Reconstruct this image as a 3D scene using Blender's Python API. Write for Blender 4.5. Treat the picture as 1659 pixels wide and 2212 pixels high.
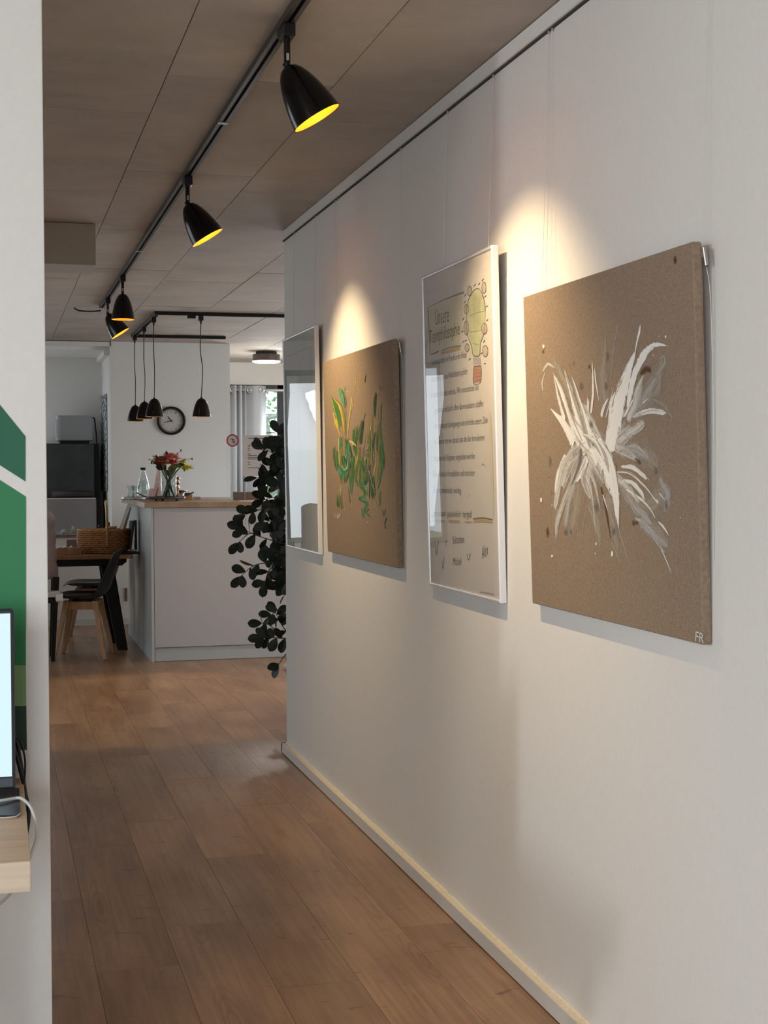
import bpy, math, random
from mathutils import Vector, Matrix
random.seed(7)
SC = bpy.context.scene
COL = SC.collection
for o in list(bpy.data.objects):
    bpy.data.objects.remove(o)

# ------------------------------------------------------------------ camera
FPX, CX, CY, CAMH = 3120.0, 829.5, 1106.0, 1.40
_yaw, _pit, _rol = math.atan(841 / FPX), math.atan(91 / FPX), 0.0035
FWD = Vector((math.sin(_yaw) * math.cos(_pit), math.cos(_yaw) * math.cos(_pit), -math.sin(_pit)))
_r = Vector((math.cos(_yaw), -math.sin(_yaw), 0)); _u = _r.cross(FWD)
RGT = _r * math.cos(_rol) - _u * math.sin(_rol)
UPV = _u * math.cos(_rol) + _r * math.sin(_rol)
CAM = Vector((0, 0, CAMH))
cd = bpy.data.cameras.new('camera'); co = bpy.data.objects.new('camera', cd); COL.objects.link(co)
cd.sensor_fit = 'VERTICAL'; cd.sensor_height = 36; cd.lens = 36 * FPX / 2212
cd.clip_start = 0.05; cd.clip_end = 200
M = Matrix((RGT, UPV, -FWD)).transposed().to_4x4(); M.translation = CAM
co.matrix_world = M
SC.camera = co

# ------------------------------------------------------------------ world, daylight, exposure
SC.view_settings.view_transform = 'Standard'; SC.view_settings.look = 'None'
SC.view_settings.exposure = 0.12; SC.view_settings.gamma = 1.0; SC.view_settings.use_curve_mapping = False
wd = bpy.data.worlds.new('sky'); SC.world = wd; wd.use_nodes = True
bg = wd.node_tree.nodes['Background']; bg.inputs[0].default_value = (0.80, 0.90, 1.0, 1); bg.inputs[1].default_value = 1.6

def area(name, loc, nrm, sx, sy, power, col=(0.88, 0.935, 1.0)):
    """daylight coming in through one window opening"""
    l = bpy.data.lights.new(name, 'AREA'); l.shape = 'RECTANGLE'; l.size = sx; l.size_y = sy
    l.energy = power; l.color = col
    o = bpy.data.objects.new(name, l); COL.objects.link(o)
    z = -(Vector(nrm).normalized() + Vector((0, 0, -0.55))).normalized(); up = Vector((0, 0, 1)); x = up.cross(z).normalized(); y = z.cross(x)
    mm = Matrix((x, y, z)).transposed().to_4x4(); mm.translation = Vector(loc); o.matrix_world = mm
    return o
# near room: tall narrow side window, wide window behind the viewer
area('daylight_side_window', (-4.58, 0.62, 2.08), (1, 0, 0), 0.24, 0.62, 74)
area('added_side_fill', (-4.58, -1.30, 1.22), (1, 0, 0), 1.3, 2.1, 75, (0.82, 0.93, 1.0))  # added cool fill, brightens the lower part of the left partition
area('daylight_rear_window', (-1.7, -2.58, 1.22), (0, 1, 0), 2.2, 2.1, 84)
# far room: left window wall, window beside the hatch, right window wall, window behind the counter
area('daylight_left_wall', (-3.08, 8.4, 1.35), (1, 0, 0), 3.0, 1.8, 18)
area('daylight_beside_hatch', (-0.59, 13.42, 1.43), (0, -1, 0), 1.50, 1.66, 13)
area('daylight_right_wall', (5.58, 10.2, 1.45), (-1, 0, 0), 2.6, 1.6, 85)
area('daylight_back_room', (3.85, 15.66, 1.62), (0, -1, 0), 1.4, 1.36, 120)

area('added_niche_fill', (-0.68, 13.93, 1.62), (1, 0, 0), 0.66, 1.15, 7)  # added fill light, brightens the niche behind the hatch

# ------------------------------------------------------------------ pixel -> place helpers
def ray(x, y): return RGT * ((x - CX) / FPX) - UPV * ((y - CY) / FPX) + FWD
def PZ(x, y, z): d = ray(x, y); return CAM + d * ((z - CAMH) / d.z)
def PX(x, y, X): d = ray(x, y); return CAM + d * (X / d.x)
def PY(x, y, Y): d = ray(x, y); return CAM + d * (Y / d.y)
def PP(x, y, p0, n): d = ray(x, y); return CAM + d * ((p0 - CAM).dot(n) / d.dot(n))

# ------------------------------------------------------------------ materials
MATS = {}
def newmat(name):
    m = bpy.data.materials.new(name); m.use_nodes = True; MATS[name] = m
    nt = m.node_tree; return m, nt, nt.nodes['Principled BSDF']
def nd(nt, t, **kw):
    n = nt.nodes.new(t)
    for k, v in kw.items():
        if k in n.inputs.keys() if isinstance(k, str) else False: n.inputs[k].default_value = v
        else: setattr(n, k, v)
    return n
def simple(name, col, rough=0.5, metal=0.0, spec=0.5, noise=0.0, nscale=30, bump=0.0, emit=None, es=0, coat=0):
    m, nt, b = newmat(name)
    b.inputs['Base Color'].default_value = (*col, 1); b.inputs['Roughness'].default_value = rough
    b.inputs['Metallic'].default_value = metal; b.inputs['Specular IOR Level'].default_value = spec
    b.inputs['Coat Weight'].default_value = coat
    if emit: b.inputs['Emission Color'].default_value = (*emit, 1); b.inputs['Emission Strength'].default_value = es
    if noise or bump:
        tc = nd(nt, 'ShaderNodeTexCoord'); n = nd(nt, 'ShaderNodeTexNoise'); n.inputs['Scale'].default_value = nscale
        n.inputs['Detail'].default_value = 5
        nt.links.new(tc.outputs['Object'], n.inputs['Vector'])
        if noise:
            r = nd(nt, 'ShaderNodeMapRange'); r.inputs['From Min'].default_value = 0.3; r.inputs['From Max'].default_value = 0.7
            r.inputs['To Min'].default_value = 1 - noise; r.inputs['To Max'].default_value = 1 + noise
            mx = nd(nt, 'ShaderNodeVectorMath', operation='SCALE'); mx.inputs[0].default_value = col
            nt.links.new(n.outputs['Fac'], r.inputs['Value']); nt.links.new(r.outputs[0], mx.inputs['Scale'])
            nt.links.new(mx.outputs[0], b.inputs['Base Color'])
        if bump:
            bp = nd(nt, 'ShaderNodeBump'); bp.inputs['Strength'].default_value = bump; bp.inputs['Distance'].default_value = 0.003
            nt.links.new(n.outputs['Fac'], bp.inputs['Height']); nt.links.new(bp.outputs[0], b.inputs['Normal'])
    return m
def glass(name, tint=(1, 1, 1), ior=1.5, rough=0.0):
    m = bpy.data.materials.new(name); m.use_nodes = True; MATS[name] = m
    nt = m.node_tree; nt.nodes.remove(nt.nodes['Principled BSDF']); out = nt.nodes['Material Output']
    # Schlick reflectance from the angle of incidence, the same from both sides of the thin sheet
    ge = nd(nt, 'ShaderNodeNewGeometry'); dt = nd(nt, 'ShaderNodeVectorMath', operation='DOT_PRODUCT'); nt.links.new(ge.outputs['Incoming'], dt.inputs[0]); nt.links.new(ge.outputs['Normal'], dt.inputs[1])
    ab = nd(nt, 'ShaderNodeMath', operation='ABSOLUTE'); nt.links.new(dt.outputs['Value'], ab.inputs[0])
    om = nd(nt, 'ShaderNodeMath', operation='SUBTRACT'); om.inputs[0].default_value = 1.0; nt.links.new(ab.outputs[0], om.inputs[1])
    pw = nd(nt, 'ShaderNodeMath', operation='POWER'); pw.inputs[1].default_value = 5.0; nt.links.new(om.outputs[0], pw.inputs[0])
    r0 = ((ior - 1) / (ior + 1)) ** 2
    f = nd(nt, 'ShaderNodeMath', operation='MULTIPLY_ADD'); f.inputs[1].default_value = 1 - r0; f.inputs[2].default_value = r0; nt.links.new(pw.outputs[0], f.inputs[0])
    t = nd(nt, 'ShaderNodeBsdfTransparent'); t.inputs[0].default_value = (*tint, 1)
    g = nd(nt, 'ShaderNodeBsdfGlossy'); g.inputs['Roughness'].default_value = rough
    mx = nd(nt, 'ShaderNodeMixShader')
    nt.links.new(f.outputs[0], mx.inputs[0]); nt.links.new(t.outputs[0], mx.inputs[1]); nt.links.new(g.outputs[0], mx.inputs[2])
    nt.links.new(mx.outputs[0], out.inputs['Surface'])
    return m
def mapped(nt, scale, src=None, rnd=None):
    mp = nd(nt, 'ShaderNodeMapping'); mp.inputs['Scale'].default_value = scale
    nt.links.new(src, mp.inputs['Vector']); return mp.outputs[0]
def rand_coords(nt, k=(17, 53, 7)):
    tc = nd(nt, 'ShaderNodeTexCoord'); oi = nd(nt, 'ShaderNodeObjectInfo'); ge = nd(nt, 'ShaderNodeNewGeometry')
    ad = nd(nt, 'ShaderNodeMath', operation='ADD'); nt.links.new(oi.outputs['Random'], ad.inputs[0]); nt.links.new(ge.outputs['Random Per Island'], ad.inputs[1])
    fr = nd(nt, 'ShaderNodeMath', operation='FRACT'); nt.links.new(ad.outputs[0], fr.inputs[0])
    sc = nd(nt, 'ShaderNodeVectorMath', operation='SCALE'); sc.inputs[0].default_value = k; nt.links.new(fr.outputs[0], sc.inputs['Scale'])
    a2 = nd(nt, 'ShaderNodeVectorMath', operation='ADD'); nt.links.new(tc.outputs['Object'], a2.inputs[0]); nt.links.new(sc.outputs[0], a2.inputs[1])
    return a2.outputs[0], fr.outputs[0]
def ramp(nt, fac, stops):
    r = nd(nt, 'ShaderNodeValToRGB'); e = r.color_ramp.elements
    while len(e) < len(stops): e.new(0.5)
    for i, (p, c) in enumerate(stops): e[i].position = p; e[i].color = (*c, 1) if len(c) == 3 else c
    nt.links.new(fac, r.inputs[0]); return r.outputs[0]
def mix(nt, fac, a, b, mode='MIX'):
    m = nd(nt, 'ShaderNodeMix', data_type='RGBA', blend_type=mode)
    for sock, v in ((m.inputs['Factor'], fac), (m.inputs[6], a), (m.inputs[7], b)):
        if hasattr(v, 'links'): nt.links.new(v, sock)
        elif isinstance(v, (int, float)): sock.default_value = v
        else: sock.default_value = (*v, 1)
    return m.outputs[2]

def wood(name, dark, light, grain=(60, 2.2, 60), broad=(7, 0.8, 7), rough=0.42, knots=True, bump=0.25, varia=0.25):
    m, nt, b = newmat(name)
    v, rn = rand_coords(nt)
    n1 = nd(nt, 'ShaderNodeTexNoise'); n1.inputs['Scale'].default_value = 1; n1.inputs['Detail'].default_value = 4
    nt.links.new(mapped(nt, broad, v), n1.inputs['Vector'])
    n2 = nd(nt, 'ShaderNodeTexNoise'); n2.inputs['Scale'].default_value = 1; n2.inputs['Detail'].default_value = 6; n2.inputs['Distortion'].default_value = 0.6
    nt.links.new(mapped(nt, grain, v), n2.inputs['Vector'])
    col = ramp(nt, n1.outputs['Fac'], [(0.30, dark), (0.68, light)])
    g = ramp(nt, n2.outputs['Fac'], [(0.30, (0.72, 0.72, 0.72)), (0.62, (1.06, 1.06, 1.06))])
    col = mix(nt, 0.75, col, g, 'MULTIPLY')
    var = nd(nt, 'ShaderNodeMapRange'); var.inputs['To Min'].default_value = 1 - varia; var.inputs['To Max'].default_value = 1 + varia
    nt.links.new(rn, var.inputs['Value'])
    sc = nd(nt, 'ShaderNodeVectorMath', operation='SCALE'); nt.links.new(col, sc.inputs[0]); nt.links.new(var.outputs[0], sc.inputs['Scale'])
    col = sc.outputs[0]
    hsrc = n2.outputs['Fac']
    if knots:
        # swirled growth rings round scattered knots, and short dark cracks across the grain
        wv = nd(nt, 'ShaderNodeTexVoronoi'); wv.inputs['Scale'].default_value = 1; wv.inputs['Randomness'].default_value = 1
        nt.links.new(mapped(nt, (8.5, 0.95, 4), v), wv.inputs['Vector'])
        rg = nd(nt, 'ShaderNodeMath', operation='MULTIPLY'); rg.inputs[1].default_value = 60
        nz = nd(nt, 'ShaderNodeMath', operation='MULTIPLY_ADD'); nz.inputs[1].default_value = 0.42
        nt.links.new(n1.outputs['Fac'], nz.inputs[0]); nt.links.new(wv.outputs['Distance'], nz.inputs[2]); nt.links.new(nz.outputs[0], rg.inputs[0])
        sn = nd(nt, 'ShaderNodeMath', operation='SINE'); nt.links.new(rg.outputs[0], sn.inputs[0])
        near = ramp(nt, wv.outputs['Distance'], [(0.05, (1, 1, 1)), (0.42, (0, 0, 0))])
        rin = nd(nt, 'ShaderNodeMath', operation='MULTIPLY'); nt.links.new(sn.outputs[0], rin.inputs[0]); nt.links.new(near, rin.inputs[1])
        rr = ramp(nt, rin.outputs[0], [(0.0, (1, 1, 1)), (0.7, (0.74, 0.70, 0.66))])
        col = mix(nt, 0.8, col, rr, 'MULTIPLY')
        n3 = nd(nt, 'ShaderNodeTexNoise'); n3.inputs['Scale'].default_value = 1; n3.inputs['Detail'].default_value = 3; n3.inputs['Distortion'].default_value = 1.2
        nt.links.new(mapped(nt, (9, 30, 9), v), n3.inputs['Vector'])
        cr = ramp(nt, n3.outputs['Fac'], [(0.66, (1, 1, 1)), (0.74, (0.45, 0.40, 0.36))])
        col = mix(nt, 0.9, col, cr, 'MULTIPLY')
    nt.links.new(col, b.inputs['Base Color'])
    b.inputs['Roughness'].default_value = rough
    bp = nd(nt, 'ShaderNodeBump'); bp.inputs['Strength'].default_value = bump; bp.inputs['Distance'].default_value = 0.002
    nt.links.new(hsrc, bp.inputs['Height']); nt.links.new(bp.outputs[0], b.inputs['Normal'])
    return m

def concrete():
    m, nt, b = newmat('concrete')
    v, rn = rand_coords(nt, (11, 23, 5))
    n1 = nd(nt, 'ShaderNodeTexNoise'); n1.inputs['Scale'].default_value = 2.2; n1.inputs['Detail'].default_value = 8; n1.inputs['Roughness'].default_value = 0.62
    nt.links.new(v, n1.inputs['Vector'])
    n2 = nd(nt, 'ShaderNodeTexNoise'); n2.inputs['Scale'].default_value = 0.9; n2.inputs['Detail'].default_value = 6; n2.inputs['Roughness'].default_value = 0.7
    tc2 = nd(nt, 'ShaderNodeTexCoord'); nt.links.new(mapped(nt, (1.0, 2.2, 1), tc2.outputs['Object']), n2.inputs['Vector'])
    col = ramp(nt, n1.outputs['Fac'], [(0.28, (0.40, 0.358, 0.318)), (0.72, (0.535, 0.485, 0.435))])
    st = ramp(nt, n2.outputs['Fac'], [(0.34, (0.82, 0.81, 0.80)), (0.50, (1.0, 0.985, 0.97)), (0.66, (1.06, 1.0, 0.96))])
    col = mix(nt, 0.8, col, st, 'MULTIPLY')
    vo = nd(nt, 'ShaderNodeTexVoronoi'); vo.inputs['Scale'].default_value = 9; nt.links.new(v, vo.inputs['Vector'])
    po = ramp(nt, vo.outputs['Distance'], [(0.018, (0.35, 0.33, 0.30)), (0.03, (1, 1, 1))])
    col = mix(nt, 0.8, col, po, 'MULTIPLY')
    var = nd(nt, 'ShaderNodeMapRange'); var.inputs['To Min'].default_value = 0.95; var.inputs['To Max'].default_value = 1.05
    nt.links.new(rn, var.inputs['Value'])
    sc = nd(nt, 'ShaderNodeVectorMath', operation='SCALE'); nt.links.new(col, sc.inputs[0]); nt.links.new(var.outputs[0], sc.inputs['Scale'])
    nt.links.new(sc.outputs[0], b.inputs['Base Color']); b.inputs['Roughness'].default_value = 0.8
    bp = nd(nt, 'ShaderNodeBump'); bp.inputs['Strength'].default_value = 0.15; bp.inputs['Distance'].default_value = 0.004
    nt.links.new(n1.outputs['Fac'], bp.inputs['Height']); nt.links.new(bp.outputs[0], b.inputs['Normal'])
    return m

def linen():
    m, nt, b = newmat('linen')
    tc = nd(nt, 'ShaderNodeTexCoord')
    a = nd(nt, 'ShaderNodeTexNoise'); a.inputs['Scale'].default_value = 1; a.inputs['Detail'].default_value = 3
    nt.links.new(mapped(nt, (900, 90, 900), tc.outputs['Object']), a.inputs['Vector'])
    c = nd(nt, 'ShaderNodeTexNoise'); c.inputs['Scale'].default_value = 1; c.inputs['Detail'].default_value = 3
    nt.links.new(mapped(nt, (90, 900, 90), tc.outputs['Object']), c.inputs['Vector'])
    s = nd(nt, 'ShaderNodeMath', operation='ADD'); nt.links.new(a.outputs['Fac'], s.inputs[0]); nt.links.new(c.outputs['Fac'], s.inputs[1])
    h = nd(nt, 'ShaderNodeMath', operation='MULTIPLY'); h.inputs[1].default_value = 0.5; nt.links.new(s.outputs[0], h.inputs[0])
    col = ramp(nt, h.outputs[0], [(0.36, (0.215, 0.152, 0.102)), (0.62, (0.335, 0.250, 0.178))])
    nt.links.new(col, b.inputs['Base Color']); b.inputs['Roughness'].default_value = 0.9; b.inputs['Specular IOR Level'].default_value = 0.2
    bp = nd(nt, 'ShaderNodeBump'); bp.inputs['Strength'].default_value = 0.4; bp.inputs['Distance'].default_value = 0.0008
    nt.links.new(h.outputs[0], bp.inputs['Height']); nt.links.new(bp.outputs[0], b.inputs['Normal'])
    return m

def printed():
    m, nt, b = newmat('printed_cloth')
    tc = nd(nt, 'ShaderNodeTexCoord'); n = nd(nt, 'ShaderNodeTexNoise'); n.inputs['Scale'].default_value = 34; n.inputs['Detail'].default_value = 2
    nt.links.new(tc.outputs['Object'], n.inputs['Vector'])
    nt.links.new(ramp(nt, n.outputs['Fac'], [(0.46, (0.62, 0.66, 0.66)), (0.54, (0.07, 0.08, 0.09))]), b.inputs['Base Color'])
    b.inputs['Roughness'].default_value = 0.9
    return m

simple('wall_paint', (0.74, 0.712, 0.675), 0.75, noise=0.015, nscale=60, bump=0.05)
simple('white_paint_wall', (0.77, 0.75, 0.72), 0.75, noise=0.015, nscale=60, bump=0.05)
simple('trim_white', (0.66, 0.64, 0.61), 0.45)
simple('caulk', (0.78, 0.70, 0.56), 0.7, noise=0.1, nscale=120)
simple('rail_white', (0.66, 0.63, 0.59), 0.5)
simple('beam_paint', (0.50, 0.47, 0.44), 0.8)
simple('dark_gap', (0.05, 0.045, 0.04), 0.9)
concrete(); linen(); printed()
wood('floor_wood', (0.255, 0.138, 0.072), (0.410, 0.246, 0.138), broad=(5, 1.6, 5), varia=0.07, rough=0.29, bump=0.30)
wood('oak', (0.33, 0.22, 0.14), (0.46, 0.32, 0.21), knots=False, rough=0.45, varia=0.05)
wood('oak_table', (0.28, 0.13, 0.05), (0.42, 0.22, 0.095), knots=False, rough=0.45, varia=0.05)
wood('desk_wood', (0.58, 0.38, 0.215), (0.74, 0.53, 0.335), grain=(2.2, 50, 50), broad=(0.8, 9, 9), knots=False, rough=0.5, varia=0.02, bump=0.08)
wood('desk_edge', (0.58, 0.46, 0.34), (0.72, 0.60, 0.47), grain=(2.2, 50, 50), broad=(0.8, 9, 9), knots=False, rough=0.5, varia=0.02, bump=0.08)
wood('beech', (0.40, 0.22, 0.105), (0.52, 0.31, 0.16), grain=(50, 50, 3), broad=(9, 9, 1), knots=False, rough=0.45, varia=0.1)
simple('black_metal', (0.005, 0.005, 0.005), 0.45, spec=0.3)
simple('black_gloss', (0.003, 0.003, 0.003), 0.16, spec=0.35)
simple('black_plastic', (0.007, 0.007, 0.008), 0.45, spec=0.35)
simple('track_grey', (0.05, 0.045, 0.043), 0.4)
simple('gold_lining', (1.0, 0.44, 0.03), 0.42, metal=0.35)
simple('steel', (0.62, 0.62, 0.62), 0.28, metal=1)
simple('wire_steel', (0.66, 0.63, 0.59), 0.5, metal=0.2)
simple('hook_steel', (0.42, 0.40, 0.37), 0.35, metal=0.9)
simple('chrome_satin', (0.60, 0.62, 0.64), 0.35, metal=0.7)
simple('aluminium', (0.80, 0.80, 0.82), 0.30, metal=0.55)
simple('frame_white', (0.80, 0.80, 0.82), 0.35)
simple('poster_paper', (0.60, 0.56, 0.52), 0.85, noise=0.03, nscale=6)
simple('poster_paper_pale', (0.50, 0.52, 0.49), 0.85, noise=0.05, nscale=5)
simple('ink', (0.085, 0.072, 0.062), 0.8)
simple('ink_brown', (0.15, 0.105, 0.06), 0.8)
simple('marker_orange', (0.50, 0.34, 0.16), 0.85)
simple('marker_yellow', (0.585, 0.53, 0.405), 0.85)
simple('marker_green', (0.46, 0.475, 0.30), 0.85, noise=0.08, nscale=40)
simple('marker_brick', (0.43, 0.22, 0.15), 0.85)
simple('marker_beige', (0.46, 0.39, 0.33), 0.85)
simple('marker_grey', (0.27, 0.24, 0.21), 0.85)
simple('marker_teal', (0.26, 0.30, 0.24), 0.85)
def brush(name, col, rough=0.55, thick=1.0, noise=0.1, bump=0.5):
    """oil paint dragged by a brush: streaky, ragged edges following the stroke"""
    m, nt, b = newmat(name)
    tc = nd(nt, 'ShaderNodeTexCoord'); sp = nd(nt, 'ShaderNodeSeparateXYZ'); nt.links.new(tc.outputs['UV'], sp.inputs[0])
    def ma(op, a, b_=None, c=None):
        n = nd(nt, 'ShaderNodeMath', operation=op)
        for k, v in enumerate((a, b_, c)):
            if v is None: continue
            if hasattr(v, 'links'): nt.links.new(v, n.inputs[k])
            else: n.inputs[k].default_value = v
        return n.outputs[0]
    e = ma('SUBTRACT', 1.0, ma('ABSOLUTE', ma('MULTIPLY_ADD', sp.outputs['Y'], 2.0, -1.0)))
    n1 = nd(nt, 'ShaderNodeTexNoise'); n1.inputs['Scale'].default_value = 1; n1.inputs['Detail'].default_value = 4; n1.inputs['Roughness'].default_value = 0.6
    nt.links.new(mapped(nt, (1.6, 9, 1), tc.outputs['UV']), n1.inputs['Vector'])
    n2 = nd(nt, 'ShaderNodeTexNoise'); n2.inputs['Scale'].default_value = 120; n2.inputs['Detail'].default_value = 4
    nt.links.new(tc.outputs['Object'], n2.inputs['Vector'])
    f = ma('ADD', ma('MULTIPLY', ma('SUBTRACT', n1.outputs['Fac'], 0.5), 2.2), ma('ADD', ma('MULTIPLY', e, 1.5), ma('MULTIPLY', ma('SUBTRACT', n2.outputs['Fac'], 0.5), 0.9)))
    r = nd(nt, 'ShaderNodeMapRange'); r.interpolation_type = 'SMOOTHSTEP'
    lo, hi, mx = (0.15, 0.42, 1.0) if thick >= 1 else (0.05, 1.5, thick)
    for k, v in (('From Min', lo), ('From Max', hi), ('To Min', 0.0), ('To Max', mx)): r.inputs[k].default_value = v
    nt.links.new(f, r.inputs['Value']); nt.links.new(r.outputs[0], b.inputs['Alpha'])
    sc = nd(nt, 'ShaderNodeVectorMath', operation='SCALE'); sc.inputs[0].default_value = col
    nt.links.new(ma('MULTIPLY_ADD', n1.outputs['Fac'], 2.4 * noise, 1 - 1.2 * noise), sc.inputs['Scale']); nt.links.new(sc.outputs[0], b.inputs['Base Color'])
    b.inputs['Roughness'].default_value = rough + 0.15; b.inputs['Specular IOR Level'].default_value = 0.12
    bp = nd(nt, 'ShaderNodeBump'); bp.inputs['Strength'].default_value = bump; bp.inputs['Distance'].default_value = 0.002
    nt.links.new(n1.outputs['Fac'], bp.inputs['Height']); nt.links.new(bp.outputs[0], b.inputs['Normal'])
brush('paint_white', (0.82, 0.79, 0.73)); brush('paint_offwhite', (0.64, 0.60, 0.54), thick=0.95)
brush('paint_wash', (0.42, 0.35, 0.28), 0.8, 0.75); brush('paint_grey_wash', (0.48, 0.44, 0.40), 0.8, 0.8)
brush('paint_grey', (0.185, 0.17, 0.16), 0.7, 0.85, 0.2); brush('paint_brown', (0.10, 0.062, 0.032)); brush('paint_brown_wash', (0.12, 0.068, 0.034), 0.85, 0.9)
brush('paint_ochre', (0.46, 0.27, 0.09), 0.7, 0.9); brush('paint_green', (0.060, 0.175, 0.050), noise=0.5); brush('paint_darkgreen', (0.030, 0.080, 0.038), noise=0.4)
brush('paint_olive', (0.21, 0.23, 0.05), 0.6, 0.8, 0.4); brush('paint_teal', (0.06, 0.31, 0.19), noise=0.3); brush('paint_yellow', (0.62, 0.46, 0.03), 0.55, 0.95, 0.3); brush('paint_paleyellow', (0.60, 0.46, 0.16))
simple('logo_dark', (0.018, 0.135, 0.075), 0.65)
simple('logo_mid', (0.030, 0.215, 0.085), 0.65)
simple('logo_pale', (0.22, 0.36, 0.17), 0.65)
simple('logo_deep', (0.018, 0.050, 0.034), 0.65)
simple('screen', (0.02, 0.02, 0.02), 0.3, emit=(0.66, 0.87, 1.0), es=0.95)
simple('bezel', (0.022, 0.025, 0.030), 0.4)
simple('chin', (0.07, 0.085, 0.10), 0.45)
simple('cable_white', (0.62, 0.60, 0.57), 0.5)
simple('counter_grey', (0.54, 0.55, 0.595), 0.5)
simple('counter_side', (0.58, 0.62, 0.61), 0.30)
simple('plinth_grey', (0.52, 0.56, 0.60), 0.45)
simple('clock_face', (0.62, 0.57, 0.53), 0.5)
simple('paper', (0.70, 0.66, 0.64), 0.8)
simple('sticker_red', (0.42, 0.02, 0.05), 0.5)
simple('cardboard', (0.22, 0.135, 0.09), 0.8)
simple('wicker', (0.42, 0.20, 0.075), 0.55, noise=0.35, nscale=50)
simple('wicker_light', (0.55, 0.30, 0.11), 0.5, noise=0.2, nscale=40)
simple('chair_shell', (0.012, 0.012, 0.013), 0.36)
simple('fridge_dark', (0.060, 0.068, 0.076), 0.35, metal=0.3, noise=0.2, nscale=6)
simple('fridge_light', (0.30, 0.285, 0.28), 0.5)
simple('microwave_white', (0.38, 0.42, 0.43), 0.4)
simple('towel', (0.075, 0.058, 0.055), 0.95, bump=0.8, nscale=180)
simple('cloth_olive', (0.27, 0.28, 0.20), 0.95)
simple('cloth_check', (0.30, 0.31, 0.32), 0.95, noise=0.8, nscale=60)
simple('jacket_pink', (0.36, 0.285, 0.28), 0.6, bump=0.3, nscale=20)
simple('pink_paper', (0.72, 0.50, 0.46), 0.6, noise=0.15, nscale=25)
simple('napkin', (0.62, 0.50, 0.42), 0.8)
simple('amber_wood', (0.60, 0.30, 0.08), 0.5, noise=0.1, nscale=40)
simple('brass', (0.55, 0.30, 0.20), 0.25, metal=1)
simple('honey', (0.16, 0.075, 0.02), 0.2)
simple('petal_red', (0.75, 0.06, 0.07), 0.6, noise=0.3, nscale=60)
simple('petal_coral', (0.85, 0.26, 0.20), 0.6, noise=0.25, nscale=60)
simple('petal_rust', (0.48, 0.15, 0.07), 0.6, noise=0.4, nscale=60)
simple('petal_peach', (0.90, 0.56, 0.34), 0.6)
simple('petal_yellow', (0.85, 0.78, 0.07), 0.6, noise=0.2, nscale=60)
simple('petal_white', (0.92, 0.88, 0.62), 0.6)
simple('stem_green', (0.10, 0.12, 0.04), 0.55)
simple('leaf_green', (0.13, 0.17, 0.03), 0.5)
simple('leaf_dark', (0.022, 0.020, 0.012), 0.5)
simple('plant_leaf', (0.007, 0.013, 0.006), 0.42, spec=0.3, noise=0.3, nscale=8)
simple('plant_stem', (0.03, 0.026, 0.016), 0.7)
simple('pot', (0.36, 0.33, 0.30), 0.7)
simple('soil', (0.03, 0.02, 0.015), 0.95)
simple('curtain', (0.56, 0.59, 0.63), 0.7)
simple('window_frame', (0.040, 0.048, 0.054), 0.45)
simple('bark', (0.45, 0.47, 0.45), 0.9, noise=0.3, nscale=8)
simple('foliage', (0.20, 0.42, 0.14), 0.7, noise=0.4, nscale=3)
simple('lawn', (0.16, 0.30, 0.10), 0.9)
simple('diffuser', (0.9, 0.9, 0.9), 0.5, emit=(1.0, 0.93, 0.82), es=5.0)
simple('bulb_glow', (0.9, 0.8, 0.6), 0.5, emit=(1.0, 0.72, 0.36), es=6.0)
simple('fixture_taupe', (0.10, 0.072, 0.062), 0.45)
simple('picture_pink', (0.24, 0.17, 0.155), 0.6)
simple('teabag', (0.85, 0.85, 0.84), 0.6)
simple('silver_panel', (0.66, 0.70, 0.72), 0.22, metal=0.4)
glass('acrylic', (0.985, 0.985, 0.985), 1.45)
glass('window_glass', (0.98, 1.0, 0.99), 1.45)
glass('vase_glass', (0.93, 0.96, 0.96), 1.5)
glass('screen_acrylic', (0.985, 0.985, 0.99), 1.25)

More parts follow.
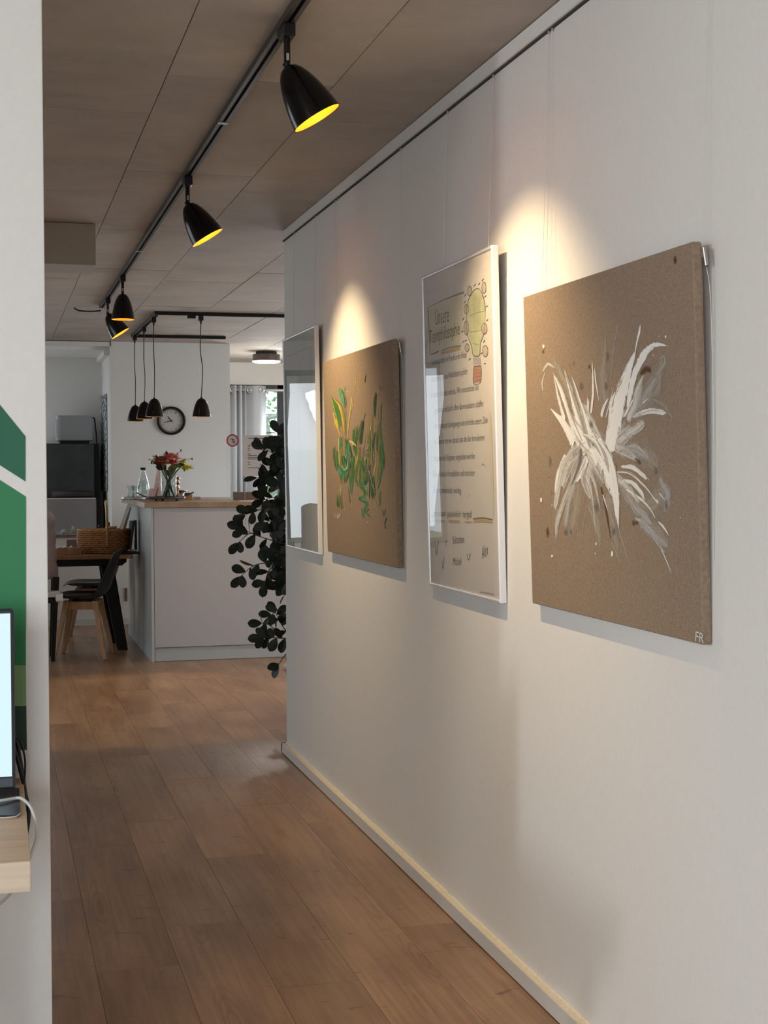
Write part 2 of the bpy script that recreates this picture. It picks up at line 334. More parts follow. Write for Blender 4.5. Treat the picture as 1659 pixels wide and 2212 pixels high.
# ------------------------------------------------------------------ mesh builder
PM = {}
class MB:
    def __init__(s): s.v = []; s.f = []; s.uv = []
    def quad(s, a, b, c, d):
        i = len(s.v); s.v += [Vector(a), Vector(b), Vector(c), Vector(d)]; s.f.append((i, i + 1, i + 2, i + 3)); return s
    def poly(s, pts):
        i = len(s.v); s.v += [Vector(p) for p in pts]; s.f.append(tuple(range(i, i + len(pts)))); return s
    def box(s, x0, x1, y0, y1, z0, z1, M=None):
        i = len(s.v); P = [Vector((x, y, z)) for x in (x0, x1) for y in (y0, y1) for z in (z0, z1)]
        if M: P = [M @ p for p in P]
        s.v += P
        for f in ((0, 1, 3, 2), (4, 6, 7, 5), (0, 4, 5, 1), (2, 3, 7, 6), (0, 2, 6, 4), (1, 5, 7, 3)): s.f.append(tuple(i + k for k in f))
        return s
    def hexa(s, b, t):
        """solid between two 4-corner loops (bottom, top), same winding"""
        i = len(s.v); s.v += [Vector(p) for p in b] + [Vector(p) for p in t]
        for f in ((3, 2, 1, 0), (4, 5, 6, 7), (0, 1, 5, 4), (1, 2, 6, 5), (2, 3, 7, 6), (3, 0, 4, 7)): s.f.append(tuple(i + k for k in f))
        return s
    def prism(s, pts, d):
        i = len(s.v); n = len(pts); d = Vector(d); s.v += [Vector(p) for p in pts] + [Vector(p) + d for p in pts]
        s.f.append(tuple(range(i + n - 1, i - 1, -1))); s.f.append(tuple(range(i + n, i + 2 * n)))
        for k in range(n): s.f.append((i + k, i + (k + 1) % n, i + n + (k + 1) % n, i + n + k))
        return s
    def lathe(s, prof, n=24, M=None, closed=False):
        """prof = [(radius, z)]"""
        M = M or Matrix.Identity(4); i0 = len(s.v)
        for r, z in prof:
            for k in range(n):
                a = 2 * math.pi * k / n; s.v.append(M @ Vector((r * math.cos(a), r * math.sin(a), z)))
        m = len(prof)
        for j in range(m if closed else m - 1):
            for k in range(n):
                a = i0 + j * n + k; b = i0 + j * n + (k + 1) % n; c = i0 + ((j + 1) % m) * n + (k + 1) % n; d = i0 + ((j + 1) % m) * n + k
                s.f.append((a, b, c, d))
        return s
    def disc(s, c, r, M=None, n=24, ry=None):
        M = M or Matrix.Identity(4); c = Vector(c); ry = ry or r
        return s.poly([M @ (c + Vector((r * math.cos(2 * math.pi * k / n), ry * math.sin(2 * math.pi * k / n), 0))) for k in range(n)])
    def cyl(s, r, z0, z1, n=20, M=None, r1=None):
        r1 = r if r1 is None else r1
        return s.lathe([(0.0001, z0), (r, z0), (r1, z1), (0.0001, z1)], n, M)
    def ball(s, c, r, n=12, m=8, sc=(1, 1, 1), M=None):
        T = Matrix.Translation(Vector(c)) @ Matrix.Diagonal((*[r * k for k in sc], 1))
        if M: T = M @ T
        return s.lathe([(max(1e-4, math.sin(math.pi * j / m)), -math.cos(math.pi * j / m)) for j in range(m + 1)], n, T)
    def tube(s, pts, r, n=8, cap=True, flat=None):
        pts = [Vector(p) for p in pts]; m = len(pts); i0 = len(s.v); up = None
        rs = r if isinstance(r, (list, tuple)) else [r] * m
        for j, p in enumerate(pts):
            t = (pts[min(j + 1, m - 1)] - pts[max(j - 1, 0)]).normalized()
            if up is None: up = Vector((0, 0, 1)) if abs(t.z) < 0.9 else Vector((1, 0, 0))
            x = t.cross(up); x = x.normalized() if x.length > 1e-6 else Vector((1, 0, 0)); y = x.cross(t).normalized(); up = y
            for k in range(n):
                a = 2 * math.pi * k / n; fy = flat if flat else 1
                s.v.append(p + x * (rs[j] * math.cos(a)) + y * (rs[j] * fy * math.sin(a)))
        for j in range(m - 1):
            for k in range(n): s.f.append((i0 + j * n + k, i0 + j * n + (k + 1) % n, i0 + (j + 1) * n + (k + 1) % n, i0 + (j + 1) * n + k))
        if cap: s.f.append(tuple(i0 + k for k in range(n - 1, -1, -1))); s.f.append(tuple(i0 + (m - 1) * n + k for k in range(n)))
        return s
    def build(s, name, mat, parent=None, smooth=False, bevel=0, sub=0, center=False, solid=0, seg=2):
        me = bpy.data.meshes.new(name); inv = PM[parent].inverted() if parent else Matrix.Identity(4)
        vs = [inv @ v for v in s.v]; off = Vector((0, 0, 0))
        if center or not parent:
            xs = [v.x for v in vs]; ys = [v.y for v in vs]; zs = [v.z for v in vs]
            off = Vector(((min(xs) + max(xs)) / 2, (min(ys) + max(ys)) / 2, min(zs)))
        me.from_pydata([v - off for v in vs], [], s.f); me.update()
        if s.uv and len(s.uv) == len(s.v):
            ul = me.uv_layers.new(name='uv')
            for lp in me.loops: ul.data[lp.index].uv = s.uv[lp.vertex_index]
        o = bpy.data.objects.new(name, me); COL.objects.link(o); o.location = off
        me.materials.append(MATS[mat] if isinstance(mat, str) else mat)
        if smooth:
            for p in me.polygons: p.use_smooth = True
        if parent: o.parent = parent
        PM[o] = (PM[parent] if parent else Matrix.Identity(4)) @ Matrix.Translation(off)
        if solid: md = o.modifiers.new('solid', 'SOLIDIFY'); md.thickness = solid; md.offset = 0
        if bevel: md = o.modifiers.new('bevel', 'BEVEL'); md.width = bevel; md.segments = seg; md.limit_method = 'ANGLE'
        if sub: md = o.modifiers.new('sub', 'SUBSURF'); md.levels = sub; md.render_levels = sub
        if smooth and bevel: pass
        return o
def tag(o, label=None, cat=None, group=None, kind=None):
    if label: o['label'] = label
    if cat: o['category'] = cat
    if group: o['group'] = group
    if kind: o['kind'] = kind
    return o
def thing(name, label, cat, loc=(0, 0, 0), rz=0, group=None):
    o = bpy.data.objects.new(name, None); COL.objects.link(o); o.location = loc; o.rotation_euler = (0, 0, rz)
    o.empty_display_size = 0.05
    PM[o] = Matrix.Translation(Vector(loc)) @ Matrix.Rotation(rz, 4, 'Z')
    return tag(o, label, cat, group)
def LM(o, *ms):
    """local->world matrix helper for building a thing in its own space"""
    m = PM[o].copy()
    for x in ms: m = m @ x
    return m
def struct(o): o['kind'] = 'structure'; return o
def stuff(o): o['kind'] = 'stuff'; return o
def crom(pts, n=6):
    P = [Vector(p) for p in pts]; out = []
    if len(P) < 3: return [P[0].lerp(P[-1], k / n) for k in range(n + 1)]
    for i in range(len(P) - 1):
        p0 = P[max(i - 1, 0)]; p1 = P[i]; p2 = P[i + 1]; p3 = P[min(i + 2, len(P) - 1)]
        for k in range(n):
            t = k / n
            out.append(0.5 * ((2 * p1) + (p2 - p0) * t + (2 * p0 - 5 * p1 + 4 * p2 - p3) * t * t + (3 * p1 - p0 - 3 * p2 + p3) * t ** 3))
    out.append(P[-1]); return out
T3 = Matrix.Translation
def RX(a): return Matrix.Rotation(a, 4, 'X')
def RY(a): return Matrix.Rotation(a, 4, 'Y')
def RZ(a): return Matrix.Rotation(a, 4, 'Z')

# ================================================================== THE SETTING
W, ZC, YL, YB = 1.384, 2.57, 3.17, 13.30        # right wall face, ceiling, left partition face, clock wall face
WEND = 7.0                                        # where the right wall ends
# ---- floor: boards one by one where the photo shows them, the rest as one part
fl = struct(MB().box(-4.6, 5.6, -2.6, 15.7, -0.16, -0.0085).build('floor', 'dark_gap'))
PW, PL, X0 = 0.2305, 1.362, 0.030
JOINT = {0: 6.15, 1: 5.43, 2: 5.78, 3: 5.17, 4: 7.30, 5: 5.58, 6: 6.3, 7: 8.0, 8: 9.3, 9: 8.5, -1: 5.0}
pm = {}
def plank_mesh(L):
    k = round(L, 3)
    if k not in pm:
        b = MB().box(-PW / 2 + 0.0005, PW / 2 - 0.0005, -L / 2 + 0.0004, L / 2 - 0.0004, -0.008, 0)
        me = bpy.data.meshes.new('plank'); me.from_pydata(b.v, [], b.f); me.materials.append(MATS['floor_wood']); pm[k] = me
    return pm[k]
rest = MB()
for i in range(-20, 25):
    xc = X0 + PW * (i + 0.5)
    j0 = JOINT.get(i, random.uniform(4, 5.3)); y = j0 - PL * math.ceil((j0 + 2.55) / PL)
    while y < 15.6:
        a, b_ = max(y, -2.55), min(y + PL, 15.6)
        ok = (-1 <= i <= 9) and b_ > 3.0 and a < 13.3 and not (i > 5 and b_ < 7.0)
        if ok:
            o = bpy.data.objects.new('plank', plank_mesh(b_ - a)); COL.objects.link(o); o.location = (xc, (a + b_) / 2, 0.0085 + 0.0); o.parent = fl
            o.location = Vector((xc, (a + b_) / 2, random.uniform(-0.0004, 0))) - fl.location; PM[o] = T3(Vector((xc, (a + b_) / 2, 0)))
        else: rest.box(xc - PW / 2 + 0.0007, xc + PW / 2 - 0.0007, a + 0.0007, b_ - 0.0007, -0.008, 0)
        y += PL
stuff(rest.build('planking', 'floor_wood', fl))

# ---- ceiling: cast concrete panels
cl = struct(MB().box(-4.6, 5.6, -2.6, 15.7, ZC + 0.02, ZC + 0.2).build('ceiling', 'dark_gap'))
CWD, CLN = 0.5065, 1.405
CJ = {0: 4.805, 1: 4.335, 2: 4.78, 3: 5.7, 4: 5.0, -1: 4.1}
crest = MB()
for i in range(-9, 11):
    xa, xb = max(i * CWD, -4.55), min((i + 1) * CWD, 5.55)
    if xb <= xa: continue
    j0 = CJ.get(i, 4.2 + 0.47 * (i % 3)); y = j0 - CLN * math.ceil((j0 + 2.55) / CLN)
    while y < 15.6:
        a, b_ = max(y, -2.55), min(y + CLN, 15.6)
        dz = random.uniform(0, 0.0028)
        if 0 <= i <= 4 and b_ > 3.2 and a < 13.3 and not (i > 2 and b_ < 7):
            mb = MB().box(xa + 0.0016, xb - 0.0016, a + 0.0035, b_ - 0.0035, ZC + dz, ZC + 0.022)
            mb.build('panel', 'concrete', cl, center=True)
        else: crest.box(xa + 0.0016, xb - 0.0016, a + 0.0035, b_ - 0.0035, ZC + dz, ZC + 0.022)
        y += CLN
stuff(crest.build('panelling', 'concrete', cl))

# ---- walls
struct(MB().box(W, W + 0.16, -2.6, WEND, 0, ZC).build('wall_right', 'wall_paint'))
bb = MB().box(W - 0.024, W, -2.6, WEND + 0.024, 0.003, 0.048); bb.box(W - 0.024, W + 0.16, WEND, WEND + 0.024, 0.003, 0.048)
bbo = struct(bb.build('baseboard_right', 'trim_white', bevel=0.002))
cb = MB(); yy = -2.6
while yy < WEND - 0.05:       # uneven bead of sealant where board meets wall
    l = random.uniform(0.03, 0.09); h = random.uniform(0.002, 0.006); d = random.uniform(0.004, 0.008)
    cb.hexa([(W - d, yy, 0.048), (W + 0.001, yy, 0.048), (W + 0.001, yy + l, 0.048), (W - d, yy + l, 0.048)], [(W - 0.001, yy, 0.048 + h), (W + 0.001, yy, 0.048 + h), (W + 0.001, yy + l, 0.048 + h), (W - 0.001, yy + l, 0.048 + h)]); yy += l
cb.box(W - 0.0235, W, -2.59, WEND, 0.0478, 0.0486)
cb.build('sealant', 'caulk', bbo)
MB().box(W - 0.0246, W - 0.0238, 4.345, 4.349, 0.010, 0.045).build('joint_mark', 'paper', bbo)
# picture rail along the top of the wall: plaster strip, pale lip, dark slot
tr = struct(MB().box(W - 0.010, W, -2.6, WEND, 2.527, ZC).build('trim_1', 'wall_paint', bevel=0.003))
MB().box(W - 0.0125, W - 0.003, -2.6, WEND, 2.5225, 2.5268).build('lip', 'rail_white', tr)
MB().box(W - 0.008, W, -2.6, WEND, 2.5185, 2.5223).build('slot', 'dark_gap', tr)
wl = struct(MB().box(-4.6, 0.108, YL, YL + 0.12, 0, ZC).build('wall_left', 'white_paint_wall', bevel=0.002))
def onL(x, y, d=0.0012):
    p = PY(x, y, YL); p.y = YL - d; return p
def logo(pts, mat):
    MB().prism([onL(*q, 0.0) for q in pts], (0, -0.0012, 0)).build('painted_mark', mat, wl)
logo([(-330, 467), (0, 875), (55, 943), (55, 1040), (0, 1005), (-330, 795)], 'logo_dark')
logo([(-330, 820), (0, 1037), (56, 1073), (56, 1437), (-330, 1437)], 'logo_mid')
logo([(-330, 1437), (56, 1437), (57, 1525), (-330, 1525)], 'logo_pale')
logo([(-330, 1525), (57, 1525), (58, 1620), (-330, 1620)], 'logo_deep')
# near room shell
fw = MB(); fw.box(-4.6, -2.85, -2.75, -2.6, 0, ZC); fw.box(-0.55, W + 0.16, -2.75, -2.6, 0, ZC); fw.box(-2.85, -0.55, -2.75, -2.6, 0, 0.14); fw.box(-2.85, -0.55, -2.75, -2.6, 2.32, ZC)
struct(fw.build('wall_front', 'white_paint_wall'))
fw = MB(); fw.box(-4.75, -4.6, -2.75, -2.0, 0, ZC); fw.box(-4.75, -4.6, -0.6, 0.40, 0, ZC); fw.box(-4.75, -4.6, -2.0, -0.6, 0, 0.12); fw.box(-4.75, -4.6, -2.0, -0.6, 2.32, ZC); fw.box(-4.75, -4.6, 0.84, YL, 0, ZC); fw.box(-4.75, -4.6, 0.40, 0.84, 0, 1.74); fw.box(-4.75, -4.6, 0.40, 0.84, 2.42, ZC)
struct(fw.build('wall_side', 'white_paint_wall'))
# far room shell
fw = MB(); fw.box(-3.25, -3.1, YL + 0.12, 6.85, 0, ZC); fw.box(-3.25, -3.1, 9.95, YB, 0, ZC); fw.box(-3.25, -3.1, 6.85, 9.95, 0, 0.42); fw.box(-3.25, -3.1, 6.85, 9.95, 2.28, ZC)
struct(fw.build('wall_far_left', 'white_paint_wall'))
fw = MB(); fw.box(5.6, 5.75, WEND - 0.12, 8.85, 0, ZC); fw.box(5.6, 5.75, 11.55, 15.8, 0, ZC); fw.box(5.6, 5.75, 8.85, 11.55, 0, 0.6); fw.box(5.6, 5.75, 8.85, 11.55, 2.28, ZC)
struct(fw.build('wall_far_right', 'white_paint_wall'))
struct(MB().box(W + 0.16, 5.6, WEND - 0.12, WEND, 0, ZC).build('wall_return', 'white_paint_wall'))
HX = 1.025                                        # right jamb of the kitchen hatch
XR = 2.113                                        # right end of clock wall
wb = MB()
wb.box(HX, XR, YB, YB + 0.11, 0, ZC); wb.box(0.36, HX, YB, YB + 0.11, 0, 0.80); wb.box(0.36, HX, YB, YB + 0.11, 2.53, ZC)
wb.box(0.20, 0.36, YB, YB + 0.11, 0, ZC); wb.box(-3.1, -1.38, YB, YB + 0.11, 0, ZC); wb.box(-1.38, 0.20, YB, YB + 0.11, 0, 0.56); wb.box(-1.38, 0.20, YB, YB + 0.11, 2.30, ZC)
wbo = struct(wb.build('wall_back', 'white_paint_wall'))
t2 = MB().box(0.36, 1.20, YB - 0.014, YB, 0, 0.062); t2.box(0.36, 1.20, YB - 0.02, YB, 0, 0.008)
struct(t2.build('baseboard_back', 'trim_white', bevel=0.002))
t3 = MB().box(0.36, HX + 0.004, YB - 0.006, YB, ZC - 0.004, ZC); t3.box(HX, HX + 0.006, YB - 0.006, YB, 2.528, ZC)
struct(t3.build('shadow_gap_strip', 'dark_gap'))  # dark strips standing in for the shade of the gap round the hatch header
# kitchen niche behind the hatch
ni = MB(); ni.box(HX, HX + 0.06, YB + 0.11, 14.42, 0, ZC); ni.box(-0.6, HX, 14.36, 14.42, 0, ZC); ni.box(-0.66, -0.6, YB + 0.11, 13.56, 0, ZC); ni.box(-0.66, -0.6, 14.30, 14.42, 0, ZC); ni.box(-0.66, -0.6, 13.56, 14.30, 0, 1.0); ni.box(-0.66, -0.6, 13.56, 14.30, 2.25, ZC); ni.box(-0.6, HX, YB + 0.11, 14.36, 2.50, 2.53); ni.box(HX - 0.05, HX, YB + 0.11, 14.36, 2.455, 2.50)
struct(ni.build('wall_niche', 'white_paint_wall'))
# room behind the counter: wall with window
YW = 15.55
wx0, wx1, wz0, wz1 = 2.25, 4.60, 0.92, 2.33
ww = MB(); ww.box(XR - 1.0, wx0, YW, YW + 0.15, 0, ZC); ww.box(wx1, 5.6, YW, YW + 0.15, 0, ZC); ww.box(wx0, wx1, YW, YW + 0.15, 0, wz0); ww.box(wx0, wx1, YW, YW + 0.15, wz1, ZC)
struct(ww.build('wall_window', 'white_paint_wall'))
def window(name, axis, a0, a1, z0, z1, pos, mulls, depth=0.05):
    """dark frame with panes; axis 'x' runs along X at Y=pos, 'y' runs along Y at X=pos"""
    f = MB(); t = 0.055
    def B(m, p0, p1, q0, q1, d0, d1):
        m.box(p0, p1, pos + d0, pos + d1, q0, q1) if axis == 'x' else m.box(pos + d0, pos + d1, p0, p1, q0, q1)
    B(f, a0, a0 + t, z0, z1, 0, depth); B(f, a1 - t, a1, z0, z1, 0, depth); B(f, a0, a1, z0, z0 + t, 0, depth); B(f, a0, a1, z1 - t, z1, 0, depth)
    for mu in mulls: B(f, mu - 0.045, mu + 0.045, z0, z1, 0, depth)
    o = struct(f.build(name, 'window_frame', bevel=0.003))
    xs = [a0 + t] + [m_ for m_ in mulls] + [a1 - t]
    for i in range(len(xs) - 1):
        g = MB(); B(g, xs[i], xs[i + 1], z0 + t, z1 - t, depth * 0.45, depth * 0.55); g.build('pane', 'window_glass', o)
    return o
window('window_1', 'x', wx0, wx1, wz0, wz1, YW + 0.04, [3.045])
window('window_2', 'x', -1.38, 0.20, 0.56, 2.30, YB + 0.03, [-0.59])
window('added_niche_window', 'y', 13.56, 14.30, 1.0, 2.25, -0.65, [])  # unseen window, added to carry the niche fill light
window('window_3', 'y', 6.85, 9.95, 0.42, 2.28, -3.17, [7.9, 8.9])
window('window_4', 'y', 8.85, 11.55, 0.60, 2.28, 5.62, [9.75, 10.65])
window('window_5', 'y', 0.40, 0.84, 1.74, 2.42, -4.67, [])
window('added_side_window', 'y', -2.0, -0.6, 0.12, 2.32, -4.67, [])  # unseen window, added for the cool fill on the partition
window('window_6', 'x', -2.85, -0.55, 0.14, 2.32, -2.67, [-1.7])
# boxed-in beam under the ceiling
struct(MB().box(-3.1, 0.476, 7.0, 7.32, 2.375, ZC).build('trim_3', 'beam_paint', bevel=0.002))

# ================================================================== PICTURES ON THE RIGHT WALL
class Pic:
    """a flat thing leaning out from the wall at its top: local frame u (towards viewer), v (up), n (out of the wall)"""
    def __init__(s, Yl, Yr, z0, z1, Xb, Xt, th):
        s.o = Vector((Xb, Yl, z0)); s.u = Vector((0, -1, 0)); s.v = Vector((Xt - Xb, 0, z1 - z0)); s.h = s.v.length; s.v.normalize()
        s.n = s.v.cross(s.u).normalized()
        if s.n.x > 0: s.n = -s.n
        s.w = Yl - Yr; s.th = th
    def P(s, u, v, n=0.0): return s.o + s.u * u + s.v * v + s.n * n
    def px(s, x, y, n=0.0):
        return PP(x, y, s.o + s.n * n, s.n)
    def slab(s, mb, u0, u1, v0, v1, n0, n1):
        return mb.hexa([s.P(u0, v0, n0), s.P(u1, v0, n0), s.P(u1, v1, n0), s.P(u0, v1, n0)], [s.P(u0, v0, n1), s.P(u1, v0, n1), s.P(u1, v1, n1), s.P(u0, v1, n1)])
    def wires(s, root, marks):
        for u in marks:
            top = Vector((W - 0.006, s.o.y - u, 2.5185)); a = s.P(u, s.h - 0.03, -s.th - 0.003); a.x = min(a.x, W - 0.002)
            MB().tube([top, a], 0.0006, 6).build('hanging_wire', 'wire_steel', root); MB().cyl(0.003, -0.008, 0, 8, T3(top)).build('rail_hook', 'steel', root)
LAYER = [0]
def ribbon(mb, pic, pts, ws, n=0.0004, jit=0.10, seg=7, px_per=1.0):
    """paint or ink stroke on a picture: pts in photo pixels, ws widths in photo pixels"""
    LAYER[0] += 1
    P = [pic.px(x, y, n + 0.00001 * (LAYER[0] % 40)) for x, y in pts]
    C = crom(P, seg); m = len(C) - 1; k = len(ws) - 1; L = []; R = []
    # pixel size at the stroke
    dep = (P[0] - CAM).dot(FWD); s_ = dep / FPX
    for j, c in enumerate(C):
        t = j / m * k; a = int(min(t, k - 1e-6)) if k else 0; f = t - a
        w = (ws[a] * (1 - f) + ws[min(a + 1, k)] * f) * s_ * 0.5
        d = (C[min(j + 1, m)] - C[max(j - 1, 0)]); d = d / max(d.length, 1e-9); sd = d.cross(pic.n)
        # widths were read along the picture's foreshortened width: undo that for the horizontal share
        w *= min(1.0, 0.45 + 10 * j / m, 0.25 + 8 * (1 - j / m))
        hor = abs(sd.dot(pic.u)); fo = 1 + hor * (FS - 1)
        L.append(c + sd * w * fo * (1 + random.uniform(-jit, jit))); R.append(c - sd * w * fo * (1 + random.uniform(-jit, jit)))
    i = len(mb.v); q = len(L); al = [0.0]; off = random.uniform(0, 50)
    for j in range(1, q): al.append(al[-1] + (C[j] - C[j - 1]).length * 10)
    Mi = [(L[j] + R[j]) / 2 for j in range(q)]
    mb.v += L + Mi + R; mb.uv += [(off + al[j], 0.0) for j in range(q)] + [(off + al[j], 0.5) for j in range(q)] + [(off + al[j], 1.0) for j in range(q)]
    for j in range(q - 1):
        mb.f.append((i + j, i + j + 1, i + q + j + 1, i + q + j)); mb.f.append((i + q + j, i + q + j + 1, i + 2 * q + j + 1, i + 2 * q + j))
FS = 3.2
def spot(mb, pic, x, y, rx, ry, n=0.0005, k=14, jit=0.12):
    LAYER[0] += 1
    i0 = len(mb.v); off = random.uniform(0, 50)
    mb.v += [pic.px(x + rx * math.cos(2 * math.pi * i / k) * (1 + random.uniform(-jit, jit)), y + ry * math.sin(2 * math.pi * i / k) * (1 + random.uniform(-jit, jit)), n + 0.00001 * (LAYER[0] % 40)) for i in range(k)] + [pic.px(x, y, n + 0.00001 * (LAYER[0] % 40))]
    mb.uv += [(off + i / k, 0.0) for i in range(k)] + [(off, 0.5)]
    for i in range(k): mb.f.append((i0 + i, i0 + (i + 1) % k, i0 + k))
def area_px(mb, pic, pts, n=0.0003): mb.poly([pic.px(x, y, n) for x, y in pts])
TEXTS = []
def text(s, pic, a, b, h, mat, parent, n=0.0006, shear=0.12, name='lettering', bold=0.0):
    TEXTS.append((s, pic, a, b, h, mat, parent, n, shear, name, bold))
def flush_texts():
    obs = []
    for t in TEXTS:
        c = bpy.data.curves.new('t', 'FONT'); c.body = t[0]; c.size = 1; c.resolution_u = 2; c.shear = t[8]; c.offset = t[10]
        o = bpy.data.objects.new('t', c); COL.objects.link(o); obs.append(o)
    dg = bpy.context.evaluated_depsgraph_get(); dg.update()
    for o, (s, pic, a, b, h, mat, parent, n, sh, name, bold) in zip(obs, TEXTS):
        me = bpy.data.meshes.new_from_object(o.evaluated_get(dg))
        xs = [v.co.x for v in me.vertices]; x0, x1 = min(xs), max(xs)
        if isinstance(pic, Pic): p0, p1, up = pic.px(*a, n), pic.px(*b, n), pic.v
        else: p0, p1, up = a, b, pic
        ux = (p1 - p0) / (x1 - x0); inv = PM[parent].inverted()
        for v in me.vertices: v.co = inv @ (p0 + ux * (v.co.x - x0) + up * (v.co.y * h))
        me.name = name; me.materials.clear(); me.materials.append(MATS[mat])
        q = bpy.data.objects.new(name, me); COL.objects.link(q); q.parent = parent; PM[q] = PM[parent].copy()
        c = o.data; bpy.data.objects.remove(o); bpy.data.curves.remove(c)
    TEXTS.clear()

def canvas(Yl, Yr, z0, z1, Xb, Xt, label):
    p = Pic(Yl, Yr, z0, z1, Xb, Xt, 0.02)
    r = thing('canvas_painting', label, 'painting', p.o, 0)
    p.slab(MB(), 0, p.w, 0, p.h, -0.019, 0).build('canvas', 'linen', r, bevel=0.0025)
    f = MB()
    for u0, u1, v0, v1 in ((0.004, p.w - 0.004, 0.004, 0.04), (0.004, p.w - 0.004, p.h - 0.04, p.h - 0.004), (0.004, 0.04, 0.04, p.h - 0.04), (p.w - 0.04, p.w - 0.004, 0.04, p.h - 0.04)):
        p.slab(f, u0, u1, v0, v1, -0.0215, -0.019)
    f.build('stretcher', 'oak', r)
    return p, r
# ---- near canvas, white burst
cp, cr = canvas(3.558, 2.610, 1.048, 1.849, W - 0.022, W - 0.0475, 'brown linen canvas with a bursting white paint flower, nearest the viewer')
A = lambda x, y: (1200 + x / 5.53, 700 + y / 5.53)
B = lambda x, y: (1150 + x / 4.74, 950 + y / 4.74)
FS = 1.0
def paint(pic, root, name, mat, strokes, spots=(), n=0.0004, sc=1.0, jit=0.10):
    for pts, ws in strokes: m = MB(); ribbon(m, pic, pts, [w * sc for w in ws], n, jit); m.build('brush_stroke', mat, root)
    for s_ in spots: m = MB(); spot(m, pic, *s_, n=n); m.build('paint_spot', mat, root)
_paint0 = paint
def paint(pic, root, name, mat, strokes, spots=(), n=0.0004, sc=1.0, jit=0.10, sat=0):
    _paint0(pic, root, name, mat, strokes, spots, n, sc, jit)
    rs = random.Random(len(strokes) * 7 + sat)
    for pts, ws in strokes:
        W_ = max(ws)
        if sat and W_ > 7:
            for k in range(sat):
                o_ = rs.choice((-1, 1)) * rs.uniform(0.30, 0.85); lo = rs.uniform(0, 0.25); q = []
                for i, (x, y) in enumerate(pts):
                    a = pts[max(i - 1, 0)]; b = pts[min(i + 1, len(pts) - 1)]; dx, dy = b[0] - a[0], b[1] - a[1]; L = math.hypot(dx, dy) or 1
                    wv = ws[min(i, len(ws) - 1)]; q.append((x - dy / L * wv * o_ * 0.5 + rs.gauss(0, 1.0), y + dx / L * wv * o_ * 0.5 + rs.gauss(0, 1.0)))
                e = q[-1]; p = q[-2]; f = rs.uniform(-0.25, 0.30); q[-1] = (e[0] + (e[0] - p[0]) * f, e[1] + (e[1] - p[1]) * f)
                t = rs.uniform(0.10, 0.26); mm = rs.choice([mat, mat, 'paint_offwhite', 'paint_grey_wash']) if 'white' in mat else rs.choice([mat, mat, 'paint_olive', 'paint_darkgreen'])
                m = MB(); ribbon(m, pic, q, [W_ * t * 0.4] + [W_ * t] * (len(q) - 2) + [1.0], n + 0.0002, jit); m.build('brush_stroke', mm, root)
a_ = lambda L: [A(*q) for q in L]; b_ = lambda L: [B(*q) for q in L]
kA, kB = 1 / 5.53, 1 / 4.74
FS = 2.4
def S(conv, k, L): return [([conv(*q) for q in pts], [w * k * 0.95 for w in ws]) for pts, ws in L]
paint(cp, cr, 'wash', 'paint_wash', S(A, kA, [
    ([(960, 1100), (1100, 900), (1220, 650), (1270, 400)], [150, 230, 180, 60]), ([(1150, 900), (1280, 960), (1380, 1100), (1370, 1160)], [50, 60, 50, 20]),
    ([(600, 1000), (560, 600), (590, 300), (600, 60)], [200, 130, 60, 10]), ([(200, 900), (60, 600), (-20, 420)], [200, 120, 40])]) + S(B, kB, [
    ([(900, 100), (1150, 130), (1290, 300)], [200, 250, 120]), ([(900, 520), (1100, 680), (1300, 600), (1420, 480)], [100, 250, 240, 60]),
    ([(1100, 750), (1300, 950), (1390, 1080)], [100, 160, 60]), ([(600, 600), (670, 900), (690, 1110)], [200, 140, 20]), ([(760, 560), (830, 900), (880, 1140)], [120, 120, 20]),
    ([(470, 450), (430, 800), (380, 1000)], [160, 130, 60]), ([(260, 700), (230, 900)], [90, 60])]), n=0.0003, sc=1.45)
paint(cp, cr, 'brown_paint', 'paint_brown_wash', S(A, kA, [([(1010, 600), (1080, 540), (1140, 560)], [40, 110, 60]), ([(130, 900), (150, 1030), (190, 1180)], [20, 36, 10])]) + S(B, kB, [
    ([(700, 480), (750, 700), (805, 1030)], [24, 40, 8]), ([(1050, 200), (1110, 240)], [60, 40])]), [(*A(400, 510), 3.2, 8), (*A(435, 560), 3.2, 8), (*A(455, 695), 2, 6), (*B(1035, 850), 4.2, 9), (*B(1068, 850), 4, 8), (1173, 760, 4, 7), (1458, 562, 5, 15), (*B(155, 950), 4.5, 16)], n=0.00055)
paint(cp, cr, 'grey_paint', 'paint_grey_wash', S(A, kA, [
    ([(1000, 1000), (1100, 800), (1200, 640)], [60, 110, 40]), ([(930, 1120), (1000, 900), (1040, 720)], [90, 80, 20]), ([(1240, 420), (1290, 380), (1300, 480), (1200, 620)], [16, 30, 40, 20]), ([(740, 0), (690, 350), (655, 700)], [12, 16, 8]), ([(1235, 580), (1250, 700), (1225, 870)], [8, 14, 8])]) + S(B, kB, [
    ([(540, 120), (430, 300), (400, 500)], [200, 150, 60]), ([(430, 450), (370, 650), (340, 900)], [90, 80, 60]), ([(960, 560), (1080, 720), (1220, 860)], [60, 120, 60]), ([(1100, 860), (1260, 990), (1390, 1090)], [60, 110, 50]),
    ([(900, 150), (1050, 120), (1200, 190)], [120, 130, 40]), ([(1300, 400), (1380, 560), (1360, 740)], [90, 100, 60]), ([(560, 660), (500, 1020)], [7, 5]), ([(1370, 230), (1470, 265)], [6, 4]), ([(1330, 260), (1410, 160)], [8, 4])]), n=0.0005, sc=1.3)
paint(cp, cr, 'ochre_paint', 'paint_ochre', S(A, kA, [([(80, 460), (130, 600), (180, 760)], [6, 26, 6]), ([(150, 480), (215, 590)], [22, 6]), ([(10, 620), (90, 720)], [8, 16])]), n=0.0006)
